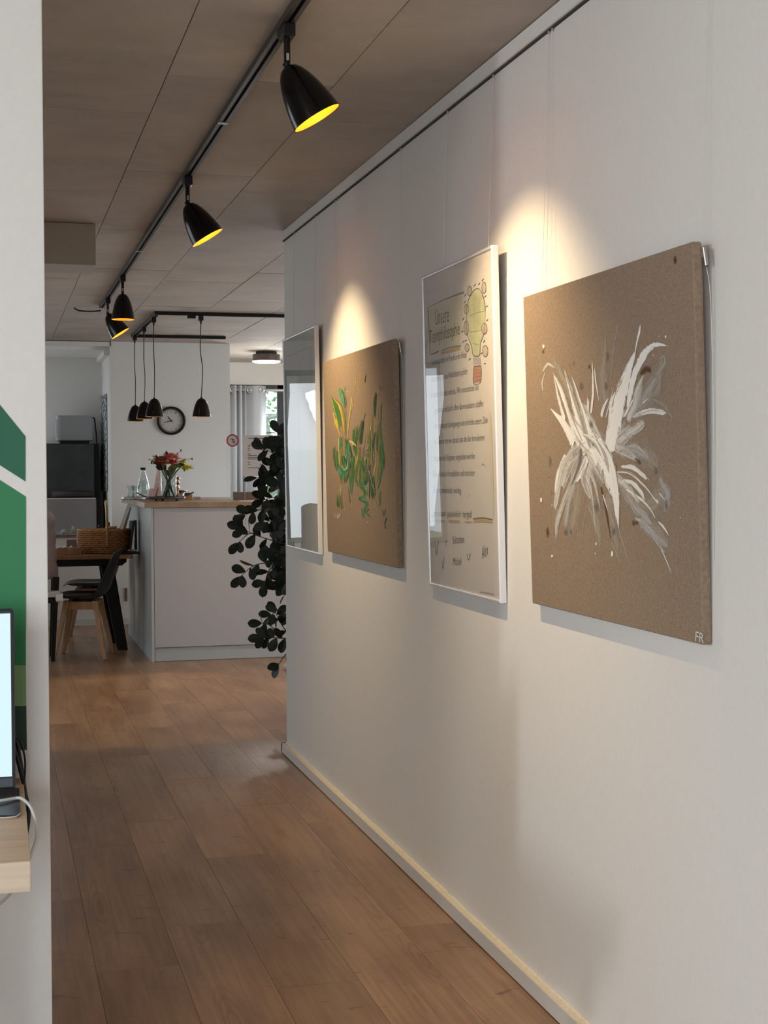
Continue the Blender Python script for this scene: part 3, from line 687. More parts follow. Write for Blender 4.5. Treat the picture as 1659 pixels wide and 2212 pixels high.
paint(cp, cr, 'white_paint', 'paint_offwhite', S(B, kB, [
    ([(560, 60), (420, 150), (300, 350), (245, 640), (235, 720)], [150, 130, 90, 50, 6]), ([(520, 200), (430, 380), (330, 600), (255, 850), (240, 1030)], [90, 60, 50, 46, 14]),
    ([(430, 400), (370, 600), (345, 850)], [56, 50, 44]), ([(530, 330), (590, 480), (632, 700)], [80, 50, 8]), ([(575, 300), (640, 460), (690, 700)], [70, 40, 8]), ([(620, 620), (650, 1000)], [24, 6]),
    ([(1030, 690), (1130, 750), (1220, 860)], [20, 50, 20]), ([(1050, 800), (1150, 850), (1235, 930)], [20, 70, 20]), ([(950, 80), (1060, 70), (1190, 170)], [40, 60, 20]), ([(1200, 930), (1280, 1060), (1350, 1150)], [40, 22, 6]),
    ([(880, 900), (985, 1255)], [10, 4]), ([(810, 1040), (905, 1275)], [8, 4])]) + S(A, kA, [
    ([(830, 1330), (930, 1270), (1010, 1200), (1060, 1170)], [60, 130, 130, 50]), ([(-120, 560), (-160, 700), (-150, 800)], [10, 26, 14]), ([(-150, 560), (-90, 480), (-20, 520)], [30, 50, 16]), ([(860, 1150), (940, 950), (985, 760), (1060, 600)], [110, 110, 80, 8])]), n=0.00065, sc=1.1, sat=2)
paint(cp, cr, 'heart', 'paint_offwhite', S(A, kA, [([(300, 980), (420, 1300), (540, 1520)], [150, 260, 240]), ([(800, 980), (720, 1280), (600, 1520)], [170, 280, 240]), ([(150, 1080), (300, 1350), (460, 1520)], [100, 180, 160]), ([(920, 1250), (800, 1380), (640, 1500)], [120, 200, 160])]) + S(B, kB, [([(600, 40), (690, 200), (770, 400)], [300, 320, 160]), ([(480, 80), (360, 280), (300, 480)], [150, 170, 110]), ([(600, 220), (560, 420), (600, 600)], [200, 160, 60]), ([(850, 60), (960, 110), (1080, 200)], [160, 130, 60]), ([(860, 380), (980, 500), (1090, 640)], [120, 110, 50])]), n=0.0006, sat=3)
paint(cp, cr, 'bright_paint', 'paint_white', S(A, kA, [
    ([(640, 1500), (730, 1080), (815, 760), (905, 460), (952, 330)], [190, 170, 140, 80, 6]), ([(860, 1000), (930, 640), (1000, 470), (1100, 310), (1200, 245), (1335, 260)], [60, 80, 90, 84, 60, 5]),
    ([(935, 470), (965, 250), (1000, 100), (1015, 5)], [6, 20, 32, 5]), ([(920, 1110), (1010, 1075), (1150, 1040), (1320, 1062)], [26, 56, 80, 50]),
    ([(380, 1500), (300, 1250), (185, 820), (105, 560)], [170, 110, 60, 5]), ([(290, 1420), (170, 1100), (80, 800), (0, 620)], [150, 70, 40, 14]), ([(430, 1420), (345, 1100), (265, 850), (195, 620)], [120, 56, 30, 5]),
    ([(220, 1420), (90, 1180), (-60, 1010)], [140, 70, 8]), ([(-20, 620), (40, 900), (110, 1150)], [12, 36, 50]), ([(424, 1070), (447, 800), (438, 430)], [26, 36, 5]), ([(522, 930), (482, 700), (465, 520)], [5, 22, 8]), ([(390, 1180), (386, 890)], [56, 34]),
    ([(545, 1100), (580, 990), (630, 890)], [50, 40, 10]), ([(640, 1220), (664, 950), (715, 810)], [40, 40, 18]), ([(600, 1120), (695, 750)], [14, 5]), ([(725, 760), (800, 600)], [7, 5]), ([(790, 1180), (870, 1000), (930, 900)], [20, 30, 10]), ([(1040, 950), (1110, 880)], [14, 6]),
    ([(980, 1180), (1010, 1215)], [14, 10])]) + S(B, kB, [
    ([(500, -30), (600, 60), (680, 200)], [160, 230, 160]), ([(660, 20), (740, 200), (800, 380), (850, 600), (885, 910)], [120, 190, 170, 80, 6]), ([(560, 180), (500, 330), (440, 430)], [60, 70, 30]), ([(340, 160), (270, 360), (240, 560)], [50, 70, 36]),
    ([(920, 420), (1020, 440), (1110, 540), (1150, 615)], [44, 46, 40, 8]), ([(910, 275), (1040, 290), (1170, 395)], [36, 50, 40]), ([(860, 330), (1000, 350), (1150, 480), (1250, 600), (1290, 640)], [16, 14, 10, 10, 44]),
    ([(960, 510), (1100, 600), (1200, 700), (1260, 805)], [14, 26, 14, 8]), ([(1290, 840), (1340, 890), (1398, 980)], [16, 24, 4]), ([(1310, 1100), (1360, 1210), (1430, 1380)], [6, 12, 2]), ([(1300, 545), (1365, 630)], [14, 5]), ([(720, 560), (775, 730)], [20, 5])]),
    [(*B(90, 615), 2.4, 6), (*B(200, 1190), 3, 3.4), (*B(653, 1065), 1.7, 4), (*B(643, 1165), 1.3, 2.6), (*B(815, 1165), 3.2, 8), (*B(885, 560), 2.2, 4.4), (*A(1315, 150), 1.8, 3.8), (*A(1237, 145), 1, 2.2), (1174, 748, 3, 6), (*A(1165, 372), 1.4, 2.4), (*B(1515, 800), 1, 1.6), (*B(200, 670), 1, 2)], n=0.0008, sat=3)
paint(cp, cr, 'dark_grey_paint', 'paint_grey', S(B, kB, [([(500, 90), (480, 250), (400, 470)], [50, 60, 14]), ([(860, 240), (850, 440)], [16, 26]), ([(720, 300), (725, 390)], [24, 10])]) + S(A, kA, [([(740, 1260), (790, 1160), (830, 1110)], [50, 60, 10]), ([(900, 640), (960, 580), (1000, 540)], [30, 50, 20]), ([(845, 800), (862, 730)], [14, 6])]),
    [(*A(305, 740), 6.4, 15), (*A(600, 740), 4.6, 15), (*A(620, 390), 4, 13), (*A(455, 1420), 10.5, 16), (*A(600, 1490), 6, 14), (*A(425, 1200), 6, 11), (*B(655, 690), 6.6, 17), (*B(830, 940), 6, 12), (*B(1370, 670), 5.5, 17), (*B(178, 220), 3.6, 15), (*B(340, 950), 5.5, 8.5), (*B(392, 940), 5, 9), (*B(1260, 320), 6, 12), (*B(165, 380), 1.8, 4), (*B(196, 540), 1.8, 6), (*A(215, 470), 2, 6), (*A(1150, 272), 2, 1.6)], n=0.0010)
text('FR', cp, (1502, 1385), (1520, 1390), 0.030, 'paper', cr, 0.0015)
cp.wires(cr, [0.075, 0.10, cp.w - 0.006])
def clip(pic, root, u):
    c = pic.P(u, pic.h - 0.012, -0.024); MB().tube([c, c + Vector((0.004, -0.004, -0.036))], 0.0045, 10).build('hook', 'hook_steel', root)
    MB().tube(crom([c + Vector((0.004, -0.004, -0.04)), c + Vector((0.012, -0.006, -0.12)), Vector((W - 0.003, c.y - 0.006, c.z - 0.4)), Vector((W - 0.002, c.y - 0.004, c.z - 0.62))], 6), 0.0007, 6).build('wire_tail', 'wire_steel', root)
clip(cp, cr, cp.w + 0.002)
# ---- far canvas, green strokes
dp, dr = canvas(5.973, 4.868, 1.055, 1.856, W - 0.022, W - 0.039, 'brown linen canvas with green and yellow brush strokes, between the two framed posters')
Cc = lambda x, y: (690 + x / 5.265, 760 + y / 5.265); kC = 1 / 5.265
FS = 2.6
PAL = {'paint_green': ['paint_green', 'paint_green', 'paint_darkgreen', 'paint_olive', 'paint_teal'], 'paint_darkgreen': ['paint_darkgreen', 'paint_darkgreen', 'paint_green', 'paint_grey'], 'paint_olive': ['paint_olive', 'paint_olive', 'paint_green', 'paint_wash'],
       'paint_yellow': ['paint_yellow', 'paint_yellow', 'paint_olive', 'paint_green'], 'paint_teal': ['paint_teal', 'paint_green', 'paint_offwhite']}
def paint(pic, root, name, mat, strokes, spots=(), n=0.0004, sc=1.0, jit=0.10, sat=0):
    rs = random.Random(len(strokes) * 13 + len(mat))
    for pts, ws in strokes:
        W_ = max(ws); k = 1 if W_ < 5 else (3 if W_ < 9 else 5)
        for b_i in range(k):
            q = []; o_ = 0 if k == 1 else -0.5 + (b_i + rs.uniform(.2, .8)) / k; a0, a1 = rs.uniform(-.12, .22), rs.uniform(-.12, .25)
            P_ = list(pts); d0 = (P_[1][0] - P_[0][0], P_[1][1] - P_[0][1]); d1 = (P_[-1][0] - P_[-2][0], P_[-1][1] - P_[-2][1])
            if k > 1: P_[0] = (P_[0][0] + d0[0] * a0, P_[0][1] + d0[1] * a0); P_[-1] = (P_[-1][0] - d1[0] * a1, P_[-1][1] - d1[1] * a1)
            for i, (x, y) in enumerate(P_):
                wv = ws[min(i, len(ws) - 1)]; q.append((x + wv * o_ * 1.15 + rs.gauss(0, .35 if k > 1 else 0), y + rs.gauss(0, 1.2 if k > 1 else 0)))
            wk = [max(1.3, w * (0.34 if k > 1 else 0.9)) * rs.uniform(.7, 1.25) for w in ws]
            m = MB(); ribbon(m, pic, q, wk, n + 0.00004 * b_i, 0.22); m.build('brush_stroke', rs.choice(PAL.get(mat, [mat])) if b_i else mat, root)
    for s_ in spots: m = MB(); spot(m, pic, *s_, n=n); m.build('paint_spot', mat, root)
def SC_(L): return [(p, [w * 1.25 for w in ws]) for p, ws in S(Cc, kC, L)]
paint(dp, dr, 'yellow_paint', 'paint_yellow', SC_([([(145, 510), (215, 650), (262, 910)], [16, 100, 60]), ([(420, 290), (420, 430)], [14, 30]), ([(455, 1080), (440, 1260)], [16, 30]), ([(500, 1560), (500, 1650)], [40, 30]), ([(190, 620), (235, 880)], [60, 90]), ([(420, 1150), (400, 1350)], [20, 20]), ([(620, 1300), (610, 1500)], [20, 20])]), n=0.0004, sat=2)
paint(dp, dr, 'olive_paint', 'paint_olive', SC_([([(630, 760), (645, 1200), (620, 1600)], [90, 130, 80]), ([(690, 600), (690, 800)], [30, 40]), ([(560, 900), (540, 1300), (560, 1500)], [60, 90, 60]), ([(440, 1180), (420, 1480)], [60, 70]), ([(650, 1600), (680, 1780)], [70, 30]), ([(730, 1800), (730, 1880)], [40, 14])]), n=0.0005, sat=4)
paint(dp, dr, 'green_paint', 'paint_green', SC_([([(150, 545), (185, 700), (212, 800)], [20, 28, 8]), ([(280, 950), (290, 1200), (275, 1490)], [50, 130, 40]), ([(168, 1075), (185, 1200), (195, 1370)], [20, 50, 10]), ([(350, 1170), (360, 1350), (362, 1610)], [60, 60, 6]), ([(395, 845), (410, 1000), (425, 1200)], [30, 60, 40]), ([(435, 850), (420, 980)], [12, 24]), ([(495, 760), (470, 920), (468, 1070)], [20, 40, 20]), ([(522, 700), (500, 780)], [6, 10]), ([(500, 1200), (485, 1400), (470, 1540)], [60, 120, 60]),
    ([(690, 1080), (715, 1200), (728, 1330)], [30, 50, 16]), ([(460, 1490), (525, 1610), (458, 1680), (535, 1720), (515, 1800), (582, 1880)], [60, 30, 26, 30, 20, 16]), ([(560, 1780), (530, 1830)], [10, 20]), ([(490, 1790), (500, 1890)], [26, 10]), ([(220, 1640), (240, 1790)], [50, 46]), ([(300, 650), (302, 980)], [10, 6]), ([(600, 930), (600, 1300)], [36, 30]), ([(330, 970), (300, 1380)], [24, 70]), ([(390, 1200), (372, 1480)], [40, 20])]), n=0.0006, sat=5)
paint(dp, dr, 'dark_green_paint', 'paint_darkgreen', SC_([([(642, 470), (632, 600), (628, 760)], [6, 30, 20]), ([(650, 880), (630, 1100)], [30, 50]), ([(580, 940), (590, 1120)], [20, 24]), ([(530, 1260), (540, 1420)], [80, 60]), ([(300, 500), (295, 640)], [30, 20]), ([(440, 880), (400, 1100)], [14, 24]), ([(490, 860), (478, 1040)], [12, 20]), ([(765, 1885), (742, 1960), (757, 2015)], [20, 14, 14]), ([(530, 235), (515, 350)], [10, 16]), ([(330, 1540), (350, 1720)], [8, 10]), ([(205, 1690), (215, 1770)], [20, 24]), ([(590, 1400), (600, 1700)], [40, 60]), ([(270, 1180), (300, 1290)], [40, 60])]), n=0.00075, sc=1.2, sat=3)
paint(dp, dr, 'teal_paint', 'paint_teal', SC_([([(235, 415), (262, 500), (290, 650)], [20, 56, 20]), ([(298, 390), (280, 440)], [6, 20]), ([(215, 1310), (290, 1420)], [30, 60]), ([(235, 960), (250, 1100)], [26, 30]), ([(300, 1250), (260, 1450)], [30, 50]), ([(500, 1650), (540, 1700)], [20, 14])]), n=0.0008, sat=2)
paint(dp, dr, 'pale_yellow_paint', 'paint_paleyellow', SC_([([(155, 690), (195, 840), (240, 965)], [20, 18, 10]), ([(215, 960), (228, 1300)], [18, 20]), ([(378, 525), (335, 780), (312, 1010)], [24, 16, 8]), ([(252, 1460), (228, 1645)], [16, 26]), ([(430, 1180), (415, 1290)], [10, 14]), ([(355, 1010), (395, 1060)], [40, 40]), ([(590, 800), (580, 900)], [16, 18]), ([(640, 1270), (605, 1430)], [16, 20])]), n=0.0009, sc=0.8)
paint(dp, dr, 'white_paint', 'paint_offwhite', SC_([([(258, 1295), (280, 1340), (312, 1320), (328, 1245)], [22, 16, 16, 8]), ([(290, 1170), (300, 1210)], [18, 16]), ([(610, 1130), (625, 1260)], [14, 8]), ([(560, 1350), (600, 1500), (635, 1612)], [8, 8, 8]), ([(640, 1570), (675, 1460)], [10, 16]), ([(556, 1050), (548, 1090), (515, 1120)], [14, 14, 8]), ([(708, 690), (720, 745)], [8, 12]), ([(545, 1180), (550, 1330)], [5, 5]), ([(498, 1530), (540, 1530)], [10, 10]), ([(210, 1840), (200, 1890)], [60, 40])]),
    [(*Cc(320, 450), 1.4, 4), (*Cc(670, 450), 1.2, 3.4), (*Cc(700, 595), 1, 3), (*Cc(543, 1940), 1.6, 3.6), (*Cc(283, 1790), 1, 3.4), (*Cc(515, 1215), 2, 3.2), (*Cc(540, 1145), 2, 2.4), (*Cc(580, 118), 1, 2.6), (*Cc(527, 1560), 2, 2), (*Cc(330, 1830), 0.8, 2), (*Cc(530, 260), 1.2, 2.2), (*Cc(268, 810), 1.2, 3), (*Cc(240, 660), 1.3, 3.6), (*Cc(740, 930), 0.8, 1.6)], n=0.0010)
paint(dp, dr, 'grey_paint', 'paint_grey', SC_([([(505, 1090), (515, 1200)], [60, 80]), ([(560, 1260), (580, 1500)], [40, 24]), ([(700, 380), (695, 430)], [30, 24])]), n=0.0007)
dp.wires(dr, [0.10, 0.145, dp.w - 0.006]); clip(dp, dr, dp.w + 0.002)

# ---- framed posters
def poster(Yl, Yr, z0, z1, Xb, Xt, label, paper):
    p = Pic(Yl, Yr, z0, z1, Xb, Xt, 0.02); r = thing('framed_poster', label, 'poster', p.o)
    t = 0.010
    for nm, (u0, u1, v0, v1) in dict(l=(0, t, 0, p.h), r=(p.w - t, p.w, 0, p.h), b=(t, p.w - t, 0, t), t=(t, p.w - t, p.h - t, p.h)).items():
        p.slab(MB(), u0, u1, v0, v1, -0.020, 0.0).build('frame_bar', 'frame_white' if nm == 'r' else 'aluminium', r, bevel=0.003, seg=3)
    p.slab(MB(), 0.004, p.w - 0.004, 0.004, p.h - 0.004, -0.0185, -0.0080).build('backing', 'marker_grey', r)
    sh = p.slab(MB(), t * 0.6, p.w - t * 0.6, t * 0.6, p.h - t * 0.6, -0.0075, -0.0047).build('sheet', paper, r)
    # slightly bowed clear pane
    g = MB(); N = 10
    for k in range(N):
        ua, ub = t * 0.6 + (p.w - 1.2 * t) * k / N, t * 0.6 + (p.w - 1.2 * t) * (k + 1) / N
        na, nb = -0.0030 + 0.0018 * math.sin(math.pi * k / N), -0.0030 + 0.0018 * math.sin(math.pi * (k + 1) / N)
        g.quad(p.P(ua, t * 0.6, na), p.P(ub, t * 0.6, nb), p.P(ub, p.h - t * 0.6, nb), p.P(ua, p.h - t * 0.6, na))
    g.build('pane', 'acrylic', r, smooth=True)
    p.wires(r, [0.16, p.w - 0.10])
    return p, r, sh
pp, pr, ps = poster(4.493, 3.806, 1.025, 2.023, W - 0.022, W - 0.0465, 'tall framed poster with a drawn hot-air balloon and handwritten German text', 'poster_paper')
D = lambda x, y: (900 + x / 6.506, 560 + y / 6.506); kD = 1 / 6.506
Ee = lambda x, y: (900 + x / 5.026, 860 + y / 5.026); kE = 1 / 5.026
FS = 2.2; PN = -0.0044
def dS(L): return [([D(*q) for q in pts], [w * kD * 0.8 for w in ws]) for pts, ws in L]
def eS(L): return [([Ee(*q) for q in pts], [w * kE * 0.8 for w in ws]) for pts, ws in L]
def draw(name, mat, strokes, spots=(), polys=(), n=0.0):
    for pts, ws in strokes: m = MB(); ribbon(m, pp, pts, ws, PN + n, 0.06); m.build('pen_line' if 'marker' not in mat else 'marker_line', mat, ps)
    for s_ in spots: m = MB(); spot(m, pp, *s_, n=PN + n); m.build(name, mat, ps)
    for q in polys: MB().poly([pp.px(*k, PN + n) for k in q]).build(name, mat, ps)
draw('tinted_box', 'marker_yellow', eS([([(790, 150), (812, 700), (830, 1290)], [50, 50, 40]), ([(160, 1260), (400, 1240), (600, 1240)], [40, 40, 20])]), polys=[[D(170, 700), D(640, 500), D(640, 560), D(600, 1190), D(190, 1330)]], n=0.0001)
draw('orange_marker', 'marker_orange', dS([([(345, 1320), (470, 1290), (610, 1250)], [46, 54, 60])]) + eS([([(165, 1330), (300, 1335)], [26, 30]), ([(345, 1335), (470, 1340)], [40, 36]), ([(520, 1345), (600, 1345)], [22, 18]), ([(612, 1335), (720, 1330), (822, 1345)], [34, 38, 28])]), n=0.0002)
bal = [(710, 610), (770, 480), (845, 410), (910, 460), (955, 620), (965, 760), (962, 900), (940, 1060), (892, 1180), (885, 1340), (840, 1362), (790, 1340), (770, 1220), (712, 1090), (697, 900), (698, 740)]
draw('balloon', 'marker_green', [], polys=[[D(*q) for q in bal]], n=0.0003)
clouds = [(745, 450, 30, 70), (945, 400, 30, 78), (697, 700, 31, 65), (697, 965, 33, 95), (950, 975, 38, 75), (708, 1240, 28, 56), (963, 1290, 38, 78)]
draw('cloud', 'marker_beige', [], spots=[(*D(x, y), a * kD, b * kD) for x, y, a, b in clouds], n=0.0005)
draw('basket', 'marker_brick', [], polys=[[D(800, 1505), D(905, 1495), D(898, 1715), D(800, 1745)]], n=0.0004)
def ring(x, y, a, b): return ([(x + a * math.cos(k * math.pi / 7), y + b * math.sin(k * math.pi / 7) * random.uniform(.94, 1.06)) for k in range(15)], [9] * 4)
dash = [(815, 365, .5), (878, 343, .5), (928, 290, .55), (965, 520, .5), (985, 660, .3), (990, 855, .3), (685, 503, .5), (677, 600, .5), (652, 840, .6), (640, 1015, .4), (655, 1158, .4), (690, 1142, .3), (948, 1150, .6), (912, 1320, .3), (745, 1402, .4), (955, 1465, .1)]
draw('outlines', 'ink', dS([ring(x, y, a, b) for x, y, a, b in clouds] + [(bal[:6], [9, 9]), (bal[6:9], [9, 9]), (bal[8:14], [9, 9]), (bal[13:] + [bal[0]], [7, 7])] +
    [([(x - 14, y + 34 * s_), (x + 14, y - 34 * s_)], [11, 11]) for x, y, s_ in dash] + [([(800, 1505), (905, 1495)], [10, 10]), ([(905, 1495), (898, 1715), (800, 1745), (800, 1505)], [8, 8, 8])] +
    [([(798 + 15 * k, 1370), (805 + 16 * k, 1495)], [6, 5]) for k in range(7)]), n=0.0006)
draw('balloon_folds', 'ink_brown', dS([([(740, 800), (850, 750), (960, 730)], [5, 6, 5]), ([(745, 1025), (850, 1010), (940, 985)], [5, 6, 5]), ([(790, 1185), (880, 1200)], [5, 4])] + [([(800 + 18 * k, 500), (795 + 20 * k, 1000)], [3, 3]) for k in range(6)] + [([(805, 1560 + 48 * k), (900, 1550 + 48 * k)], [4, 4]) for k in range(4)]), n=0.0005)
draw('box_outline', 'ink_brown', dS([([(155, 675), (175, 1000), (185, 1345)], [11, 11, 10]), ([(185, 1345), (250, 1325), (310, 1290)], [8, 16, 20]), ([(120, 1500), (135, 1180), (160, 1130)], [6, 8, 6])]) + eS([([(610, 1310), (720, 1300), (828, 1320)], [14, 12, 14]), ([(155, 1290), (185, 1270)], [10, 8])]), n=0.0005)
draw('grey_bars', 'marker_grey', dS([([(665, 462), (430, 550), (155, 680)], [34, 20, 10]), ([(345, 1285), (470, 1240), (622, 1212)], [14, 22, 28])]), n=0.0006)
rnd = random.Random(3)
scr = [([(200, 1560), (215, 1700), (235, 1540)], [6, 6, 5]), ([(300, 1560), (340, 1545)], [5, 5]), ([(318, 1550), (322, 1610)], [5, 4]), ([(270, 1760), (285, 1850), (298, 1720)], [6, 7, 5]), ([(545, 1690), (560, 1755), (590, 1680)], [6, 6, 4]), ([(555, 1700), (585, 1690)], [5, 4]), ([(705, 725), (722, 715), (740, 740)], [5, 6, 4]), ([(555, 1080), (580, 1040)], [4, 3])]
for k in range(9): scr.append(([(685 + 18 * k, 2115 + 3 * k), (692 + 18 * k, 2098 + 3 * k), (699 + 18 * k, 2118 + 3 * k)], [4, 4, 4]))
draw('signatures', 'ink', eS(scr), n=0.0006)
for s_, a, b, h, c in [('Unsere', D(262, 930), D(455, 880), 0.062, 0), ('Teamphilosophie', D(188, 1190), D(605, 1060), 0.052, 0), ('Gemeinsam haben wir Freude an der Arbeit', D(210, 1490), D(700, 1380), 0.024, 0), ('und schaffen so eine Wohlfühlatmosphäre', D(205, 1735), D(712, 1612), 0.024, 0), ('für unsere Kunden und uns. Wir unterstützen uns', D(200, 1950), D(870, 1838), 0.024, 0),
    ('gegenseitig und durch offene Kommunikation schaffen', Ee(195, 165), Ee(720, 90), 0.024, 0), ('wir gemeinsam Lösungswege und erreichen unsere Ziele', Ee(195, 335), Ee(770, 270), 0.024, 0), ('Im Team achten wir darauf, dass die klar formulierten', Ee(195, 505), Ee(735, 458), 0.024, 0), ('Vorgaben und Aufgaben eingehalten werden.', Ee(185, 685), Ee(637, 660), 0.024, 0), ('Dabei ist uns ein freundlicher und toleranter', Ee(178, 855), Ee(630, 842), 0.024, 0), ('Umgang miteinander wichtig.', Ee(183, 1028), Ee(485, 1035), 0.024, 0),
    ('gemeinsam · ganzheitlich · bergauf', Ee(180, 1280), Ee(600, 1300), 0.026, 0), ('Sebastian', Ee(390, 1582), Ee(515, 1572), 0.030, 0), ('Michel', Ee(395, 1815), Ee(485, 1812), 0.030, 0), ('Alex', Ee(708, 1750), Ee(775, 1700), 0.045, 0)]:
    text(s_, pp, a, b, h * 1.2, 'ink', ps, PN + 0.0006, 0.12, bold=-0.012)
FS = 2.6
qp, qr, qs = poster(6.877, 6.150, 1.030, 2.030, W - 0.022, W - 0.036, 'tall framed poster at the far end of the wall, glass mirroring the window', 'poster_paper_pale')
Gg = lambda x, y: (600 + x / 13.825, 690 + y / 13.825)
for pts, ws in [([(235, 1140), (600, 975), (940, 815)], [1.2, 1.4, 1.6]), ([(940, 815), (995, 850), (1005, 1000), (1010, 1659), (1000, 2100)], [1.4, 1.4, 1.4, 1.4, 1.2]), ([(235, 1140), (250, 1600), (262, 2200)], [1, 1, 1]), ([(625, 1040), (640, 3000), (655, 5000)], [0.9, 0.9, 0.9]), ([(262, 2200), (640, 2160), (1000, 2100)], [1, 1, 1])]:
    m = MB(); ribbon(m, qp, [Gg(*q) for q in pts], ws, PN, 0.05); m.build('marker_line', 'marker_teal', qs)
flush_texts()

# ================================================================== CEILING TRACKS AND LAMPS
WARM = (1.0, 0.75, 0.42)
TX0, TX1, TZ = 0.728, 0.763, ZC - 0.018
def track(mb_x0, x1, y0, y1, root, nm='rail'):
    """open-bottomed lighting channel running along Y"""
    m = MB(); t = 0.0045
    m.box(mb_x0, mb_x0 + t, y0, y1, TZ, ZC); m.box(x1 - t, x1, y0, y1, TZ, ZC); m.box(mb_x0 + t, x1 - t, y0, y1, ZC - 0.006, ZC)
    m.box(mb_x0 + t, mb_x0 + 0.012, y0, y1, TZ, TZ + 0.003); m.box(x1 - 0.012, x1 - t, y0, y1, TZ, TZ + 0.003)
    return m.build(nm, 'track_grey', root)
tk = thing('lighting_track', 'long black ceiling track carrying four spotlights along the corridor', 'lighting track', (0.7455, 5, ZC))
track(TX0, TX1, -0.5, 10.42, tk)
for x, y in ((478, 266), (303, 543)):
    c = PZ(x, y, TZ); MB().box(TX0 + 0.001, TX1 - 0.001, c.y - 0.012, c.y + 0.012, TZ - 0.0015, TZ + 0.002).build('joint_clip', 'steel', tk)
MB().box(TX0 - 0.001, TX1 + 0.001, 10.41, 10.425, TZ - 0.001, ZC).build('end_cap', 'black_metal', tk)
ca = [PZ(218, 671, TZ - 0.004), PZ(200, 672.5, TZ - 0.008), PZ(180, 672, TZ - 0.006), PZ(168, 670, TZ - 0.001), PZ(160, 665, ZC - 0.004)]
MB().tube(crom(ca, 5), 0.005, 8).build('feed_cable', 'black_plastic', tk)
SH = [(0.0135, 0), (0.024, -0.006), (0.0345, -0.020), (0.0445, -0.042), (0.0530, -0.068), (0.0600, -0.098), (0.0650, -0.126), (0.0680, -0.150)]
def lamp_light(parent, loc, power, rad=0.016, col=WARM):
    l = bpy.data.lights.new('bulb_light', 'POINT'); l.energy = power; l.color = col; l.shadow_soft_size = rad
    o = bpy.data.objects.new('bulb_light', l); COL.objects.link(o); o.parent = parent; o.location = PM[parent].inverted() @ Vector(loc); return o
def shade(root, Ms, power, matb='black_gloss', deep=-0.092, lit=True, beam=1.4, blend=0.8):
    """bullet shade hanging from its apex at the origin of Ms, mouth towards -Z of Ms"""
    sh = MB().lathe([(0.0001, 0.001)] + SH, 40, Ms).build('shade', matb, root, smooth=True)
    inner = [(max(r - 0.0018, 0.0001), z + (-0.002 if z > -0.149 else 0)) for r, z in SH]
    MB().lathe([(0.0001, -0.002)] + inner, 40, Ms).build('lining', 'gold_lining', sh, smooth=True)
    MB().lathe([SH[-1], inner[-1]], 40, Ms).build('rim', 'black_metal', sh)
    bm = MB().cyl(0.017, deep + 0.030, -0.02, 14, Ms); bm.build('socket', 'black_plastic', sh)
    MB().ball((0, 0, deep + 0.026), 0.0165, 14, 8, (1, 1, 0.5), Ms).build('bulb', 'bulb_glow' if lit else 'teabag', sh, smooth=True)
    if lit:
        lamp_light(root, Ms @ Vector((0, 0, deep)), 0.8)
        l = bpy.data.lights.new('bulb_beam', 'SPOT'); l.energy = power; l.color = WARM; l.shadow_soft_size = 0.012; l.spot_size = beam; l.spot_blend = blend
        o = bpy.data.objects.new('bulb_beam', l); COL.objects.link(o); o.parent = root
        mm = Ms.copy(); mm.translation = Ms @ Vector((0, 0, deep - 0.02)); o.matrix_basis = PM[root].inverted() @ mm
    MB().cyl(0.008, -0.004, 0.012, 12, Ms).build('collar', 'steel' if matb != 'black_gloss' else 'black_metal', sh)
def spotlight(px, tilt, phi, label, power, deep=-0.090, beam=1.47, blend=1.0):
    top = PX(px[0], px[1], 0.7455); y = top.y
    r = thing('spotlight', label, 'lamp', (0.7455, y, TZ), 0, 'spotlights on the corridor track')
    MB().box(0.7455 - 0.016, 0.7455 + 0.016, y - 0.035, y + 0.035, TZ - 0.034, TZ - 0.0003).build('adapter', 'black_plastic', r, bevel=0.003)
    MB().box(0.7455 - 0.011, 0.7455 + 0.011, y + 0.035, y + 0.075, TZ - 0.014, TZ).build('latch', 'black_plastic', r, bevel=0.002)
    zb = 2.450
    MB().cyl(0.0085, zb, TZ - 0.033, 14, T3((0.7455, y, 0))).build('arm', 'black_metal', r, smooth=False)
    MB().ball((0.7455, y, zb), 0.0085, 12, 8).build('joint', 'black_metal', r, smooth=True)
    MB().box(0.7455 - 0.0035, 0.7455 + 0.0035, y - 0.0088, y - 0.0084, zb + 0.012, zb + 0.030).build('rating_label', 'marker_beige', r)
    ax = Vector((math.sin(tilt) * math.cos(phi), -math.sin(tilt) * math.sin(phi), -math.cos(tilt)))
    q = Vector((0, 0, -1)).rotation_difference(ax).to_matrix().to_4x4()
    shade(r, T3((0.7455, y, zb - 0.004)) @ q, power, deep=deep, beam=beam, blend=blend)
R_ = math.radians
spotlight((620, 94), R_(31), R_(7), 'black bullet spotlight nearest the viewer, tilted at the white-burst canvas', 70)
spotlight((405, 410), R_(31), R_(7), 'second black bullet spotlight on the track, tilted at the green-stroke canvas', 70)
spotlight((265, 616), R_(0), 0, 'black bullet spotlight hanging straight down from the track', 60, -0.052, 1.12, 0.25)
spotlight((233, 664), R_(33), R_(7), 'tilted black bullet spotlight last on the track, beside the loose cable', 60)

